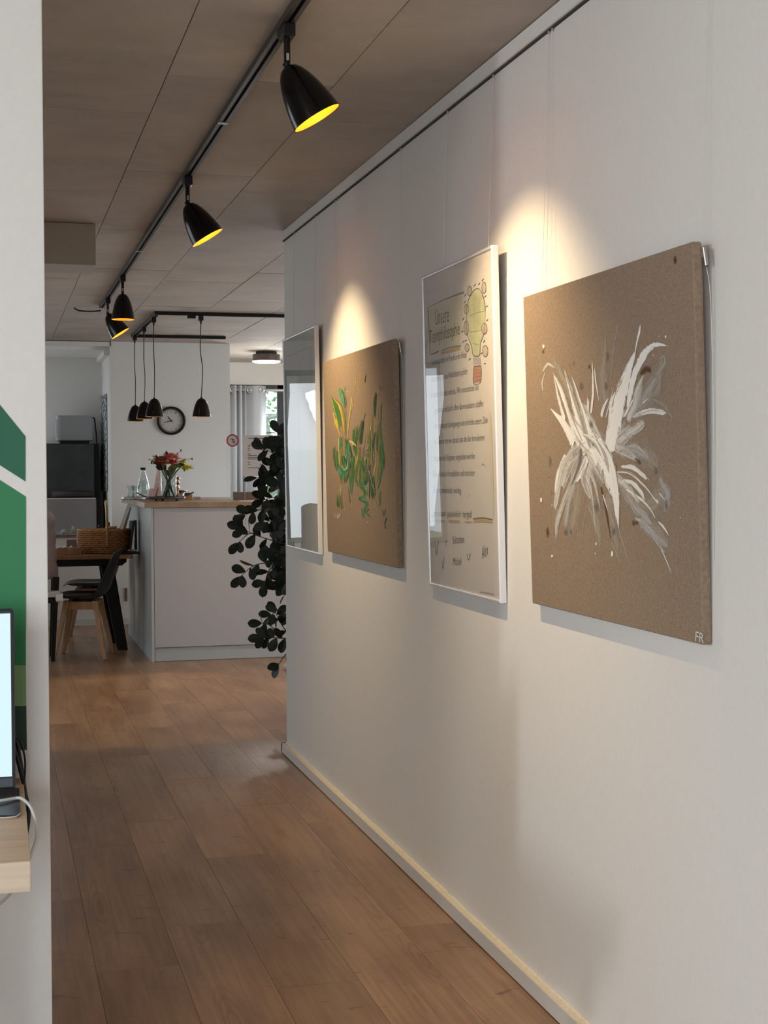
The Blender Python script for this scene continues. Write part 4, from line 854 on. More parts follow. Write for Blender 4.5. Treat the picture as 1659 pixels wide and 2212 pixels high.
# ---- U-shaped track over the counter with pendants
ut = thing('pendant_track', 'black U-shaped ceiling track above the counter', 'lighting track', (1.6, 11.7, ZC))
UA, UB, UX = 10.70, 12.56, 1.150
def xtrack(x0, x1, y, nm):
    m = MB(); t = 0.0045
    m.box(x0, x1, y, y + t, TZ - 0.006, ZC); m.box(x0, x1, y + 0.035 - t, y + 0.035, TZ - 0.006, ZC); m.box(x0, x1, y + t, y + 0.035 - t, ZC - 0.006, ZC)
    m.build(nm, 'black_metal', ut)
xtrack(UX, 3.3, UA, 'rail'); xtrack(UX, 1.962, UB, 'rail')
m = MB(); m.box(UX, UX + 0.0045, UA, UB, TZ - 0.006, ZC); m.box(UX + 0.0305, UX + 0.035, UA, UB, TZ - 0.006, ZC); m.box(UX + 0.0045, UX + 0.0305, UA, UB, ZC - 0.006, ZC)
m.build('rail', 'track_grey', ut)
MB().box(UX - 0.002, UX + 0.04, UA - 0.002, UA + 0.04, TZ - 0.007, ZC).build('corner_joint', 'black_metal', ut)
MB().box(UX - 0.002, UX + 0.04, UB - 0.002, UB + 0.04, TZ - 0.007, ZC).build('corner_joint', 'black_metal', ut)
MB().box(1.39, 1.45, UA, UA + 0.034, TZ - 0.028, TZ - 0.004).build('feed_box', 'black_plastic', ut, bevel=0.003)
def pendant(x, y, za, label, wob=0.0):
    r = thing('pendant_lamp', label, 'lamp', (x, y, TZ), 0, 'pendants over the counter')
    MB().box(x - 0.016, x + 0.016, y - 0.03, y + 0.03, TZ - 0.044, TZ - 0.0065).build('adapter', 'black_plastic', r, bevel=0.003)
    MB().cyl(0.007, TZ - 0.065, TZ - 0.044, 10, T3((x, y, 0))).build('cord_grip', 'black_plastic', r)
    MB().tube(crom([(x, y, TZ - 0.06), (x - wob, y, 2.30), (x + wob * 1.6, y, 2.15), (x, y, za + 0.012)], 6), 0.0035, 8).build('cord', 'black_plastic', r)
    shade(r, T3((x, y, za)) @ Matrix.Diagonal((1, 1, 0.9, 1)), 0, lit=False)
pendant(1.489, UA + 0.017, 1.934, 'black pendant lamp hanging alone, right of the wall clock', 0.006)
pendant(1.165, 10.93, 1.940, 'foremost of the three overlapping black pendants, hiding the clock rim', 0.002)
pendant(1.167, 11.68, 1.950, 'middle of the three overlapping black pendants', 0.003)
pendant(1.165, 12.45, 1.955, 'rearmost of the three overlapping black pendants, leftmost in view', 0.002)
# ---- flush ceiling light behind the counter
c = Vector((2.60, 14.08, ZC))
cr_ = thing('ceiling_light', 'round brown ceiling light glowing behind the counter', 'lamp', c)
MB().lathe([(0.0001, ZC), (0.098, ZC), (0.105, ZC - 0.012), (0.098, ZC - 0.030)], 40, T3((c.x, c.y, 0))).build('mount', 'dark_gap', cr_, smooth=True)
MB().lathe([(0.06, ZC - 0.028), (0.130, ZC - 0.028), (0.136, ZC - 0.034), (0.136, ZC - 0.096), (0.128, ZC - 0.096)], 48, T3((c.x, c.y, 0))).build('drum', 'fixture_taupe', cr_)
MB().lathe([(0.138, ZC - 0.094), (0.138, ZC - 0.102), (0.120, ZC - 0.110), (0.0001, ZC - 0.114)], 48, T3((c.x, c.y, 0))).build('diffuser', 'diffuser', cr_, smooth=True)
lamp_light(cr_, c + Vector((0, 0, -0.16)), 14, 0.10, (1.0, 0.93, 0.82))

# ================================================================== COUNTER AND WHAT STANDS ON IT
CF, CBK, CL_, CRR, CT = 10.60, 12.50, 1.098, 3.10, 1.168      # front, back, left, right, top
kc = thing('counter', 'grey panelled island counter with an oak worktop', 'counter', (2.1, 11.5, 0))
MB().box(CL_ + 0.002, CRR, CF + 0.02, CBK, 0.0, CT - 0.04).build('body', 'counter_side', kc)
MB().box(CL_ + 0.022, CRR, CF, CF + 0.02, 0.106, CT - 0.04).build('front_panel', 'counter_grey', kc, bevel=0.001)
MB().box(CL_, CL_ + 0.019, CF + 0.001, CBK, 0.0, CT - 0.04).build('side_panel', 'counter_side', kc, bevel=0.001)
MB().box(CL_ + 0.024, CRR, CF + 0.012, CF + 0.03, 0.004, 0.100).build('plinth', 'plinth_grey', kc)
MB().box(CL_ - 0.002, CL_ + 0.001, CF + 0.02, CBK, 0.0, 0.100).build('plinth', 'plinth_grey', kc)
MB().box(CL_ - 0.001, CL_ + 0.0005, CF + 0.9, CF + 0.903, 0.10, CT - 0.04).build('panel_joint', 'dark_gap', kc)
MB().box(CL_ - 0.048, CRR, CF - 0.020, CBK + 0.02, CT - 0.038, CT).build('worktop', 'oak', kc, bevel=0.002)
TOP = CT
# acrylic screen with notice and round sticker
sx0 = PY(489, 1000, 10.78).x
sc = thing('acrylic_screen', 'clear acrylic guard standing on the counter, carrying a notice', 'screen', (2.0, 10.78, TOP))
MB().box(sx0, 3.0, 10.778, 10.782, TOP + 0.002, 1.705).build('sheet', 'screen_acrylic', sc)
MB().box(sx0 + 0.05, sx0 + 0.09, 10.70, 10.86, TOP, TOP + 0.006).build('foot', 'screen_acrylic', sc)
MB().box(2.80, 2.84, 10.70, 10.86, TOP, TOP + 0.006).build('foot', 'screen_acrylic', sc)
pa, pb = PY(524.5, 940, 10.775), PY(591, 1028, 10.775)
nt_ = tag(MB().box(pa.x, pb.x, 10.7745, 10.7755, pb.z, pa.z).build('notice', 'paper'), 'white notice sheet with printed lines taped to the acrylic guard', 'notice')
def line_px(x0, x1, y, h=0.0042):
    a, b = PY(x0, y, 10.774), PY(x1, y, 10.774); MB().box(a.x, b.x, 10.7738, 10.7744, a.z - h / 2, a.z + h / 2).build('printed_line', 'ink', nt_)
for x0, x1, y in [(536.5, 573, 947), (549, 566.5, 954.5), (535.5, 549.5, 961.5), (535.5, 541, 965), (535.5, 540, 969), (535.5, 540, 973), (535.5, 541, 980.5), (535.5, 555, 984), (560.5, 566, 984), (535.5, 557.5, 988), (560.5, 566, 988), (535.5, 555.5, 991.5), (560.5, 566, 991.5), (535.5, 540, 999), (535.5, 541, 1003), (560.5, 565, 1003), (535.5, 560, 1010.5)]:
    line_px(x0, x1, y, 0.0045)
sc_c = PY(502.5, 951.5, 10.774)
Ms = T3(sc_c) @ RX(math.pi / 2)
st = thing('sticker', 'round red-rimmed sticker on the acrylic guard', 'sticker', sc_c)
MB().cyl(0.0385, -0.002, 0.0, 32, Ms).build('disc', 'poster_paper', st)
MB().lathe([(0.0470, -0.002), (0.0470, 0.0008), (0.0370, 0.0008), (0.0370, -0.002)], 36, Ms, closed=True).build('rim', 'sticker_red', st)
def stk(pts, r): MB().tube([Ms @ Vector((*q, 0.0012)) for q in pts], r, 6).build('pictogram', 'ink', st)
stk([(-0.012, 0.010), (0.002, 0.012), (0.012, 0.006)], 0.0025); stk([(0.002, 0.010), (0.004, -0.008), (0.014, -0.022)], 0.0028); stk([(0.010, -0.002), (0.020, -0.012)], 0.002)
# cardboard box
a, b = PY(512, 1063, 11.3), PY(560, 1082, 11.3)
bx = thing('cardboard_box', 'low brown cardboard box on the counter behind the notice', 'box', (a.x, 11.3, TOP))
MB().box(a.x, b.x, 11.3, 11.5, TOP, a.z).build('carton', 'cardboard', bx, bevel=0.002)
c = PY(529, 1070, 11.298); MB().box(c.x - 0.003, c.x + 0.003, 11.2985, 11.30, TOP + 0.002, a.z).build('tape', 'marker_beige', bx)

# serving tray with looped handles
ty = 11.20
c0 = PY(357, 1080, ty); tx = c0.x
tr_ = thing('serving_tray', 'dark metal serving tray with loop handles under the flower vase', 'tray', (tx, ty, TOP))
rw = (PY(404, 1074, ty).x - PY(318, 1074, ty).x) / 2
Mt = T3((tx, ty, TOP))
MB().lathe([(0.0001, 0.012), (rw * 0.9, 0.012), (rw * 0.94, 0.016), (rw, 0.034), (rw * 1.02, 0.034), (rw * 0.96, 0.010), (0.0001, 0.008)], 40, Mt).build('dish', 'fixture_taupe', tr_, smooth=True)
for s_ in (-1, 1):
    MB().tube(crom([Mt @ Vector((s_ * rw * 0.98, -0.05, 0.030)), Mt @ Vector((s_ * (rw + 0.055), -0.035, 0.058)), Mt @ Vector((s_ * (rw + 0.066), 0, 0.064)), Mt @ Vector((s_ * (rw + 0.055), 0.035, 0.058)), Mt @ Vector((s_ * rw * 0.98, 0.05, 0.030))], 6), 0.004, 8).build('handle', 'fixture_taupe', tr_, smooth=True)
for k in range(3):
    an = k * 2.1 - 1.9; MB().cyl(0.010, 0, 0.010, 10, Mt @ T3((rw * .6 * math.cos(an), rw * .6 * math.sin(an), 0))).build('foot', 'black_metal', tr_)
FZ = TOP + 0.0125
# vase
vx = PY(364, 1060, ty).x; vr = 0.060
va = thing('flower_vase', 'straight clear glass vase half full of water on the dark tray', 'vase', (vx, ty, FZ))
Mv = T3((vx, ty, FZ)); vh = PY(364, 1015, ty).z - FZ
MB().lathe([(0.0001, 0.004), (vr * 0.86, 0.004), (vr * 1.02, vh), (vr * 1.05, vh), (vr * 0.9, 0.0), (0.0001, 0.0)], 36, Mv).build('body', 'vase_glass', va, smooth=True)
wz = PY(364, 1039, ty).z - FZ
MB().lathe([(0.0001, 0.006), (vr * 0.82, 0.006), (vr * 0.90, wz), (0.0001, wz)], 30, Mv).build('water', 'vase_glass', va, smooth=True)
# bouquet
bq = thing('bouquet', 'mixed bouquet of red, rust and yellow flowers in the glass vase', 'flowers', (vx, ty, FZ + 0.01))
rb = random.Random(5)
neck = Vector((vx, ty, PY(364, 1040, ty).z))
def bl(x, y, dy=0.0): return PY(x, y, ty + dy)
for k in range(12):
    an = rb.uniform(0, 6.28); f = Vector((vx + 0.043 * math.cos(an), ty + 0.043 * math.sin(an), FZ + 0.02)); t = bl(rb.uniform(340, 392), rb.uniform(1000, 1014), rb.uniform(-.04, .04))
    MB().tube(crom([f, neck + Vector((rb.uniform(-.012, .012), rb.uniform(-.012, .012), 0)), t], 6), 0.0045, 6).build('stem', 'stem_green', bq, smooth=True)
def blossom(c, r, mat, n, cup=0.6, name='blossom'):
    """layered cup of curved petals"""
    m = MB()
    for k in range(n):
        lay = k / n; th = k * 2.39996; el = cup * 1.5 - lay * 1.3; L = r * (0.55 + 0.5 * lay); wd_ = r * 0.62
        d = Vector((math.cos(th) * math.cos(el), math.sin(th) * math.cos(el), math.sin(el))); sd = Vector((-math.sin(th), math.cos(th), 0)); up = d.cross(sd)
        i = len(m.v); st_ = 4
        for j in range(st_ + 1):
            t = j / st_; w_ = wd_ * math.sin(math.pi * (0.12 + 0.80 * t)) ; p = c + d * (L * t) + up * (r * 0.25 * t * t) * (-1 if lay < .5 else 1)
            m.v += [p - sd * w_ * 0.5, p + up * r * -0.08, p + sd * w_ * 0.5]
        for j in range(st_): m.f += [(i + 3 * j, i + 3 * j + 1, i + 3 * j + 4, i + 3 * j + 3), (i + 3 * j + 1, i + 3 * j + 2, i + 3 * j + 5, i + 3 * j + 4)]
    m.ball(c, r * 0.42, 10, 6)
    return m.build(name, mat, bq, smooth=True)
for x, y, r, mt, n, dy in [(368, 986, .056, 'petal_coral', 34, -.03), (372, 998, .042, 'petal_red', 26, -.02), (347, 992, .052, 'petal_rust', 34, -.02), (356, 1000, .040, 'petal_rust', 24, -.05), (340, 1000, .036, 'petal_rust', 20, 0), (384, 991, .030, 'petal_peach', 14, -.04), (361, 997, .022, 'petal_peach', 12, -.06), (393, 999, .030, 'petal_yellow', 18, -.01), (401, 994, .030, 'petal_white', 14, 0), (404, 1010, .044, 'petal_yellow', 28, -.02), (332, 986, .016, 'petal_white', 8, 0), (323, 993, .016, 'petal_white', 8, 0), (411, 991, .014, 'petal_white', 6, 0)]:
    blossom(bl(x, y, dy), r * 1.25, mt, int(n * 1.3))
def bleaf(a, b, w, mat):
    a = Vector(a); b = Vector(b); d = b - a; sd = d.cross(Vector((0.15, -1, 0.2))).normalized(); m = MB(); n = 6; i = 0
    for j in range(n + 1):
        t = j / n; p = a + d * t + Vector((0, 0, 0.2 * d.length * math.sin(math.pi * t) * .4)); w_ = w * math.sin(math.pi * min(1, t * .95 + .03)); m.v += [p - sd * w_, p + Vector((0, 0.006, 0)), p + sd * w_]
    for j in range(n): m.f += [(3 * j, 3 * j + 1, 3 * j + 4, 3 * j + 3), (3 * j + 1, 3 * j + 2, 3 * j + 5, 3 * j + 4)]
    m.build('leaf', mat, bq, smooth=True)
for a, b, w, mt in [((362, 1012), (392, 1006), .020, 'leaf_green'), ((360, 1012), (334, 1000), .026, 'leaf_dark'), ((352, 1015), (336, 1008), .022, 'leaf_dark'), ((358, 1016), (350, 1000), .020, 'leaf_dark'), ((372, 1016), (384, 1002), .018, 'stem_green'), ((368, 1022), (374, 1010), .02, 'stem_green'), ((380, 1008), (400, 1004), .018, 'leaf_dark'), ((390, 1004), (396, 994), .016, 'leaf_green'), ((398, 1005), (398, 1020), .010, 'leaf_green'), ((340, 1000), (337, 982), .010, 'leaf_dark'), ((362, 985), (358, 974), .010, 'leaf_dark'), ((366, 1030), (356, 1014), .018, 'stem_green'), ((364, 1030), (378, 1016), .016, 'leaf_green')]:
    bleaf(bl(*a, -.02), bl(*b, -.03), w, mt)
for a, b in [((376, 990), (391, 973)), ((375, 990), (383, 980)), ((345, 1000), (328, 996)), ((348, 1004), (327, 1000)), ((400, 996), (415, 991))]:
    MB().tube([bl(*a), bl(*b)], 0.0015, 5).build('twig', 'leaf_dark', bq); MB().ball(bl(*b), 0.006, 8, 5, (1, 1, 1.6)).build('bud', 'leaf_dark', bq)
# carafe, tumblers, second tray
y2 = 11.75
def lathe_thing(name, label, cat, px, yy, z0, parts):
    x = PY(px, 1060, yy).x; r = thing(name, label, cat, (x, yy, z0))
    for nm, mt, prof in parts: MB().lathe(prof, 28, T3((x, yy, z0))).build(nm, mt, r, smooth=True)
    return r
rt = PY(322, 1076, y2).x - PY(263, 1076, y2).x
cxx = PY(292, 1076, y2).x
t2_ = thing('round_tray', 'round brown wooden tray with silver rim overhanging the counter corner', 'tray', (cxx, y2, TOP))
MB().lathe([(0.0001, 0), (rt * .5 - .006, 0), (rt * .5 - .006, 0.012), (0.0001, 0.012)], 40, T3((cxx, y2, TOP))).build('plate', 'cardboard', t2_)
MB().lathe([(rt * .5 - .006, 0.0), (rt * .5, 0.002), (rt * .5, 0.022), (rt * .5 - .006, 0.022)], 40, T3((cxx, y2, TOP)), closed=True).build('rim', 'chrome_satin', t2_, smooth=True)
Z2 = TOP + 0.0125
hb = PY(309, 1010, y2).z - Z2
k_ = hb
lathe_thing('carafe', 'clear glass water carafe with a black stopper on the round tray', 'bottle', 309.5, y2, Z2, [
    ('body', 'vase_glass', [(0.0001, 0.003), (0.036, 0.003), (0.044, .10 * k_), (0.046, .30 * k_), (0.040, .52 * k_), (0.024, .74 * k_), (0.0165, .88 * k_), (0.0175, .93 * k_), (0.0195, .93 * k_), (0.0185, .88 * k_), (0.026, .74 * k_), (0.043, .52 * k_), (0.049, .30 * k_), (0.047, .10 * k_), (0.040, 0.0), (0.0001, 0.0)]),
    ('grip_rings', 'vase_glass', [(0.046 + 0.003 * math.sin(q * 1.6) - 0.00009 * (q - 14) ** 2 * 0.6, (.12 + q * .016) * k_) for q in range(30)]),
    ('stopper', 'black_plastic', [(0.0001, .92 * k_), (0.016, .92 * k_), (0.022, .945 * k_), (0.024, 1.0 * k_), (0.018, .99 * k_), (0.0001, .985 * k_)])])
for px, lab, dy in ((283, 'left one of the two water glasses on the round tray', -0.02), (293, 'right one of the two water glasses, touching the carafe side', 0.07)):
    h_ = PY(px, 1049, y2).z - Z2
    lathe_thing('water_glass', lab, 'glass', px, y2 + dy, Z2, [('body', 'vase_glass', [(0.0001, 0.006), (0.024, 0.006), (0.030, h_), (0.0315, h_), (0.027, 0.0), (0.0001, 0.0)])])
# pink gift bag, candle holder, amber block, napkins
def solid(name, label, cat, mat, quads, yy, d, z0=None):
    pts = [PY(x, y, yy) for x, y in quads]
    return tag(MB().prism(pts, (0, d, 0)).build(name, mat, bevel=0.002), label, cat)
tag(solid('gift_bag', 'tall pink patterned paper cone behind the vase', 'bag', 'pink_paper', [(329, 1079.5), (350, 1079.5), (349, 1016), (340, 1016)], 11.52, 0.05), None)
nb = thing('napkin_holder', 'pink napkins standing in a slanted holder beside the vase', 'napkins', (PY(328, 1070, 11.16).x, 11.16, FZ))
q = [PY(x, y, 11.12) for x, y in ((320, 1074.2), (334, 1074.2), (342, 1054), (323, 1056))]; MB().prism(q, (0, 0.05, 0)).build('napkins', 'pink_paper', nb, bevel=0.002)
q = [PY(x, y, 11.118) for x, y in ((334, 1074.2), (338, 1074.2), (343, 1053.5), (341, 1053.5))]; MB().prism(q, (0, 0.054, 0)).build('bracket', 'cardboard', nb, bevel=0.001)
ch = PY(384.5, 1070, 11.26); hz = lambda y: PY(384, y, 11.26).z - FZ
lathe_thing('candle_holder', 'slim copper candle holder with stepped knobs right of the vase', 'candle holder', 384.5, 11.26, FZ, [('stem', 'brass', [(0.0001, 0), (0.026, 0), (0.022, hz(1072)), (0.006, hz(1066)), (0.005, hz(1058)), (0.014, hz(1053)), (0.006, hz(1049)), (0.010, hz(1045)), (0.018, hz(1043)), (0.007, hz(1040)), (0.006, hz(1036)), (0.019, hz(1033)), (0.012, hz(1031)), (0.0001, hz(1030))])])
lathe_thing('copper_dish', 'small copper dish on a silver pot at the tray edge', 'dish', 392, 11.30, FZ, [('pot', 'chrome_satin', [(0.0001, 0), (0.020, 0), (0.022, hz(1063)), (0.0001, hz(1063))]), ('dish', 'brass', [(0.0001, hz(1062.5)), (0.03, hz(1062.5)), (0.042, hz(1059)), (0.044, hz(1059)), (0.032, hz(1063)), (0.0001, hz(1063))])])
a, b = PY(398, 1068, 11.42), PY(416, 1082, 11.42)
ab = thing('wooden_caddy', 'small amber wooden caddy with dark bits on top, right of the tray', 'box', (a.x, 11.42, TOP))
MB().box(a.x, b.x, 11.42, 11.50, TOP, a.z - 0.004).build('case', 'amber_wood', ab, bevel=0.003)
for k in range(5): MB().ball((a.x + 0.010 + 0.010 * k, 11.45, a.z + 0.004 * (k % 2)), 0.010, 8, 6).build('filling', 'leaf_dark', ab, smooth=True)
a, b = PY(418, 1073, 11.6), PY(434.5, 1082, 11.6)
for k, lb in enumerate(('lower pale napkin stack on the counter beside the amber caddy', 'upper pale napkin stack on the counter beside the amber caddy')):
    h_ = (a.z - TOP) / 2; o_ = MB().box(a.x + 0.004 * k, b.x - 0.003 * k, 11.6, 11.66, TOP + h_ * k + 0.0003 * k, TOP + h_ * (k + 1) - 0.001).build('napkin_stack', 'napkin', bevel=0.004); tag(o_, lb, 'napkins', 'napkin stacks')

# ================================================================== CLOCK
kx = PY(369.5, 909, YB); Mk = T3((kx.x, YB - 0.002, kx.z)) @ RX(math.pi / 2); CRD = 0.130
ck = thing('wall_clock', 'round black-rimmed wall clock showing twenty to eleven', 'clock', (kx.x, YB, kx.z))
MB().lathe([(0.0001, 0.0), (CRD, 0.0), (CRD, 0.028), (CRD - 0.008, 0.036), (CRD - 0.016, 0.034), (CRD - 0.020, 0.016), (CRD - 0.020, 0.006)], 56, Mk).build('rim', 'black_metal', ck, smooth=True)
fc = MB().cyl(CRD - 0.0195, 0.004, 0.008, 48, Mk).build('face', 'clock_face', ck)
MB().lathe([(CRD - 0.034, 0.0085), (CRD - 0.020, 0.0085)], 48, Mk).build('minute_track', 'marker_grey', fc)
up = Vector((0, 0, 1))
for h_ in range(1, 13):
    an = math.radians(90 - 30 * h_); rr = 0.082; w_ = 0.0095 if h_ > 9 else 0.0055
    p = Mk @ Vector((rr * math.cos(an), rr * math.sin(an) - 0.006, 0.0092)); text(str(h_), up, p - Vector((w_, 0, 0)), p + Vector((w_, 0, 0)), 0.019, 'ink', fc, name='numeral', shear=0)
def hand(ang, L, w_, z):
    an = math.radians(ang); d = Vector((math.cos(an), math.sin(an), 0)); s_ = Vector((-d.y, d.x, 0)); z_ = Vector((0, 0, z))
    MB().prism([Mk @ (d * -0.015 + s_ * w_ + z_), Mk @ (d * -0.015 - s_ * w_ + z_), Mk @ (d * L - s_ * w_ * .6 + z_), Mk @ (d * L + s_ * w_ * .6 + z_)], Mk.to_3x3() @ Vector((0, 0, 0.001))).build('hand', 'black_metal', ck)
hand(128, 0.050, 0.005, 0.011); hand(196, 0.078, 0.0032, 0.013)
MB().cyl(0.006, 0.010, 0.016, 14, Mk).build('hub', 'black_metal', ck)
MB().cyl(CRD - 0.018, 0.020, 0.0205, 40, Mk).build('glass', 'screen_acrylic', ck)
flush_texts()

# ================================================================== TABLE GROUP
TT = 0.75
tb = thing('dining_table', 'wood-topped dining table with black splayed legs beside the counter', 'table', (0.3, 11.65, 0))
MB().box(-0.70, 1.03, 11.29, 12.02, TT - 0.030, TT).build('tabletop', 'oak_table', tb, bevel=0.003)
MB().box(-0.62, 0.95, 11.335, 11.365, TT - 0.085, TT - 0.030).build('apron', 'black_metal', tb); MB().box(-0.62, 0.95, 11.945, 11.975, TT - 0.085, TT - 0.030).build('apron', 'black_metal', tb)
MB().prism([(0.72, 11.40, TT - 0.030), (0.99, 11.40, TT - 0.030), (0.99, 11.40, TT - 0.060), (0.955, 11.40, TT - 0.088), (0.72, 11.40, TT - 0.088)], (0, 0.50, 0)).build('leg_bracket', 'black_metal', tb)
def leg4(b, t, wx, wy, name, mat, root, k=1.0):
    f = lambda p, s_: [(p[0] - wx * s_, p[1] - wy * s_, p[2]), (p[0] + wx * s_, p[1] - wy * s_, p[2]), (p[0] + wx * s_, p[1] + wy * s_, p[2]), (p[0] - wx * s_, p[1] + wy * s_, p[2])]
    return MB().hexa(f(b, k), f(t, 1)).build(name, mat, root, bevel=0.004)
leg4((0.955, 11.44, 0), (0.850, 11.56, TT - 0.085), 0.052, 0.026, 'leg', 'black_metal', tb, 0.78); leg4((0.925, 11.90, 0), (0.850, 11.78, TT - 0.085), 0.050, 0.026, 'leg', 'black_metal', tb, 0.78)
leg4((-0.60, 11.44, 0), (-0.50, 11.56, TT - 0.085), 0.040, 0.022, 'leg', 'black_metal', tb, 0.78); leg4((-0.60, 11.90, 0), (-0.50, 11.78, TT - 0.085), 0.040, 0.022, 'leg', 'black_metal', tb, 0.78)

def shell_chair(loc, rz, label):
    r = thing('shell_chair', label, 'chair', loc, rz, 'black shell chairs at the table')
    st = [(.225, .452, .165, 0), (.215, .462, .195, 0), (.17, .468, .220, .012), (.08, .452, .238, .03), (-.03, .438, .242, .04), (-.11, .440, .238, .045), (-.165, .470, .230, .05), (-.200, .530, .222, .05), (-.225, .610, .212, .045), (-.250, .700, .195, .035), (-.270, .770, .165, .02), (-.280, .805, .110, .01), (-.282, .815, .05, 0)]
    m = MB(); n = 9
    for i, (f, z, w_, c_) in enumerate(st):
        a = st[max(i - 1, 0)]; b = st[min(i + 1, len(st) - 1)]; t = Vector((b[0] - a[0], 0, b[1] - a[1])).normalized(); nr = Vector((t.z, 0, -t.x)) if False else Vector((-t.z * -1, 0, -t.x * 1))
        nr = Vector((t.z, 0, -t.x)); 
        if nr.z < 0 and i < 6: nr = -nr
        if i >= 6 and nr.x < 0: nr = -nr
        for k in range(n):
            s_ = -1 + 2 * k / (n - 1); p = Vector((f, s_ * w_, z)) + nr * (c_ * (abs(s_) ** 2.4)); m.v.append(LM(r) @ p)
    for i in range(len(st) - 1):
        for k in range(n - 1): m.f.append((i * n + k, i * n + k + 1, (i + 1) * n + k + 1, (i + 1) * n + k))
    m.build('shell', 'chair_shell', r, smooth=True, solid=0.010, sub=1)
    cu = MB(); ML = LM(r)
    cu.lathe([(0.0001, 0.445), (0.10, 0.448), (0.155, 0.452), (0.165, 0.458), (0.13, 0.466), (0.0001, 0.468)], 24, ML @ T3((0.03, 0, 0)) @ Matrix.Diagonal((1.05, 1.1, 1, 1))); cu.build('cushion', 'chair_shell', r, smooth=True)
    for sx in (1, -1):
        for sy in (1, -1):
            lb = [Vector((.19 * sx + a * .014, .19 * sy + b * .014, 0)) for a, b in ((-1, -1), (1, -1), (1, 1), (-1, 1))]; lt = [Vector((.105 * sx + a * .021, .105 * sy + b * .021, .432)) for a, b in ((-1, -1), (1, -1), (1, 1), (-1, 1))]
            MB().hexa([ML @ p for p in lb], [ML @ p for p in lt]).build('leg', 'beech', r, bevel=0.004)
    for sy in (1, -1):
        MB().box(-.10, .10, .105 * sy - .011, .105 * sy + .011, .365, .425, ML).build('stretcher', 'beech', r, bevel=0.002); MB().box(.105 * sy - .011, .105 * sy + .011, -.10, .10, .365, .425, ML).build('stretcher', 'beech', r, bevel=0.002)
    MB().cyl(0.085, .418, .440, 20, ML).build('mount', 'black_plastic', r)
shell_chair((0.637, 11.085, 0), R_(166.6), 'black shell chair with wooden legs in front of the table')
shell_chair((0.775, 12.27, 0), R_(173), 'black shell chair half hidden behind the table legs')

# basket on the table
bxx = PY(224, 1190, 11.62).x; by = 11.62; BA, BBs, BH = 0.195, 0.125, 0.172
bk = thing('wicker_basket', 'brown wicker basket with an arched handle on the table', 'basket', (bxx, by, TT))
nrow, ns = 12, 22
for i in range(nrow):
    z = TT + 0.010 + BH * i / (nrow - 1); f = i / (nrow - 1); g = 0.86 + 0.17 * math.sin(math.pi * (0.12 + 0.62 * f)); P = []
    for k in range(ns * 4 + 1):
        an = 2 * math.pi * k / (ns * 4); wv = 0.0042 * math.cos(an * ns / 1.0 + math.pi * i); P.append((bxx + (BA * g + wv) * math.cos(an), by + (BBs * g + wv) * math.sin(an), z + 0.0015 * math.sin(an * ns + math.pi * i)))
    MB().tube(P, 0.0082 if i < nrow - 1 else 0.011, 6).build('weave_row' if i < nrow - 1 else 'rim', 'wicker' if i < nrow - 1 else 'wicker_light', bk, smooth=True)
for k in range(ns):
    an = 2 * math.pi * (k + 0.5) / ns; P = []
    for i in range(6):
        f = i / 5; g = 0.86 + 0.17 * math.sin(math.pi * (0.12 + 0.62 * f)); P.append((bxx + BA * g * math.cos(an), by + BBs * g * math.sin(an), TT + 0.006 + BH * f))
    MB().tube(P, 0.004, 5).build('stake', 'wicker', bk, smooth=True)
MB().lathe([(0.0001, 0.002), (0.86, 0.002), (0.86, 0.012), (0.0001, 0.012)], 32, T3((bxx, by, TT)) @ Matrix.Diagonal((BA, BBs, 1, 1))).build('base', 'wicker', bk)
hxx = PY(228, 1120, by).x; ht = PY(230, 1088, by).z
hp = [(hxx, by - BBs - .004, TT + .06), (hxx, by - BBs - .006, TT + BH), (hxx, by - BBs * .92, TT + BH + .10), (hxx, by - BBs * .45, ht - .012), (hxx, by, ht), (hxx + .012, by + BBs * .45, ht - .012), (hxx + .022, by + BBs * .92, TT + BH + .10), (hxx + .028, by + BBs + .006, TT + BH), (hxx + .028, by + BBs + .004, TT + .06)]
MB().tube(crom(hp, 5), 0.029, 8, flat=0.30).build('handle', 'wicker_light', bk, smooth=True)
jx = PY(240, 1140, 11.64).x; jz = PY(240, 1150, 11.64).z
jr = thing('honey_jar', 'squat honey jar with a wooden lid inside the wicker basket', 'jar', (jx, 11.64, TT + 0.013))
MB().lathe([(0.0001, 0), (0.040, 0), (0.046, 0.02), (0.046, jz - TT), (0.036, jz - TT + 0.018), (0.0001, jz - TT + 0.018)], 24, T3((jx, 11.64, TT + 0.013))).build('jar', 'honey', jr, smooth=True)
MB().cyl(0.046, jz - TT + 0.0325, jz - TT + 0.048, 24, T3((jx, 11.64, TT))).build('lid', 'wicker_light', jr)
bt = PY(234.5, 1131, 11.70); tag(MB().lathe([(0.0001, TT + .013), (0.026, TT + .013), (0.026, bt.z - .05), (0.011, bt.z - .02), (0.011, bt.z + .010), (0.0001, bt.z + .010)], 20, T3((bt.x, 11.70, 0))).build('small_bottle', 'honey', smooth=True), 'small dark bottle behind the basket handle', 'bottle')
bo = thing('leaning_book', 'silvery white book leaning out of the wicker basket', 'book', PY(262, 1190, 11.55))
pts = [PY(x, y, 11.55) for x, y in ((247, 1180), (253, 1180), (282, 1093), (276, 1090.5))]; MB().prism(pts, (0, 0.008, 0)).build('spine', 'silver_panel', bo)
pts = [PY(x, y, 11.5585) for x, y in ((248, 1180), (262, 1180), (284, 1096), (277, 1091.5))]; MB().prism(pts, (0, 0.11, 0)).build('cover', 'marker_beige', bo)
ft = thing('tablet_stand', 'black tablet leaning upright at the table end against the counter', 'tablet', (1.03, 11.5, TT))
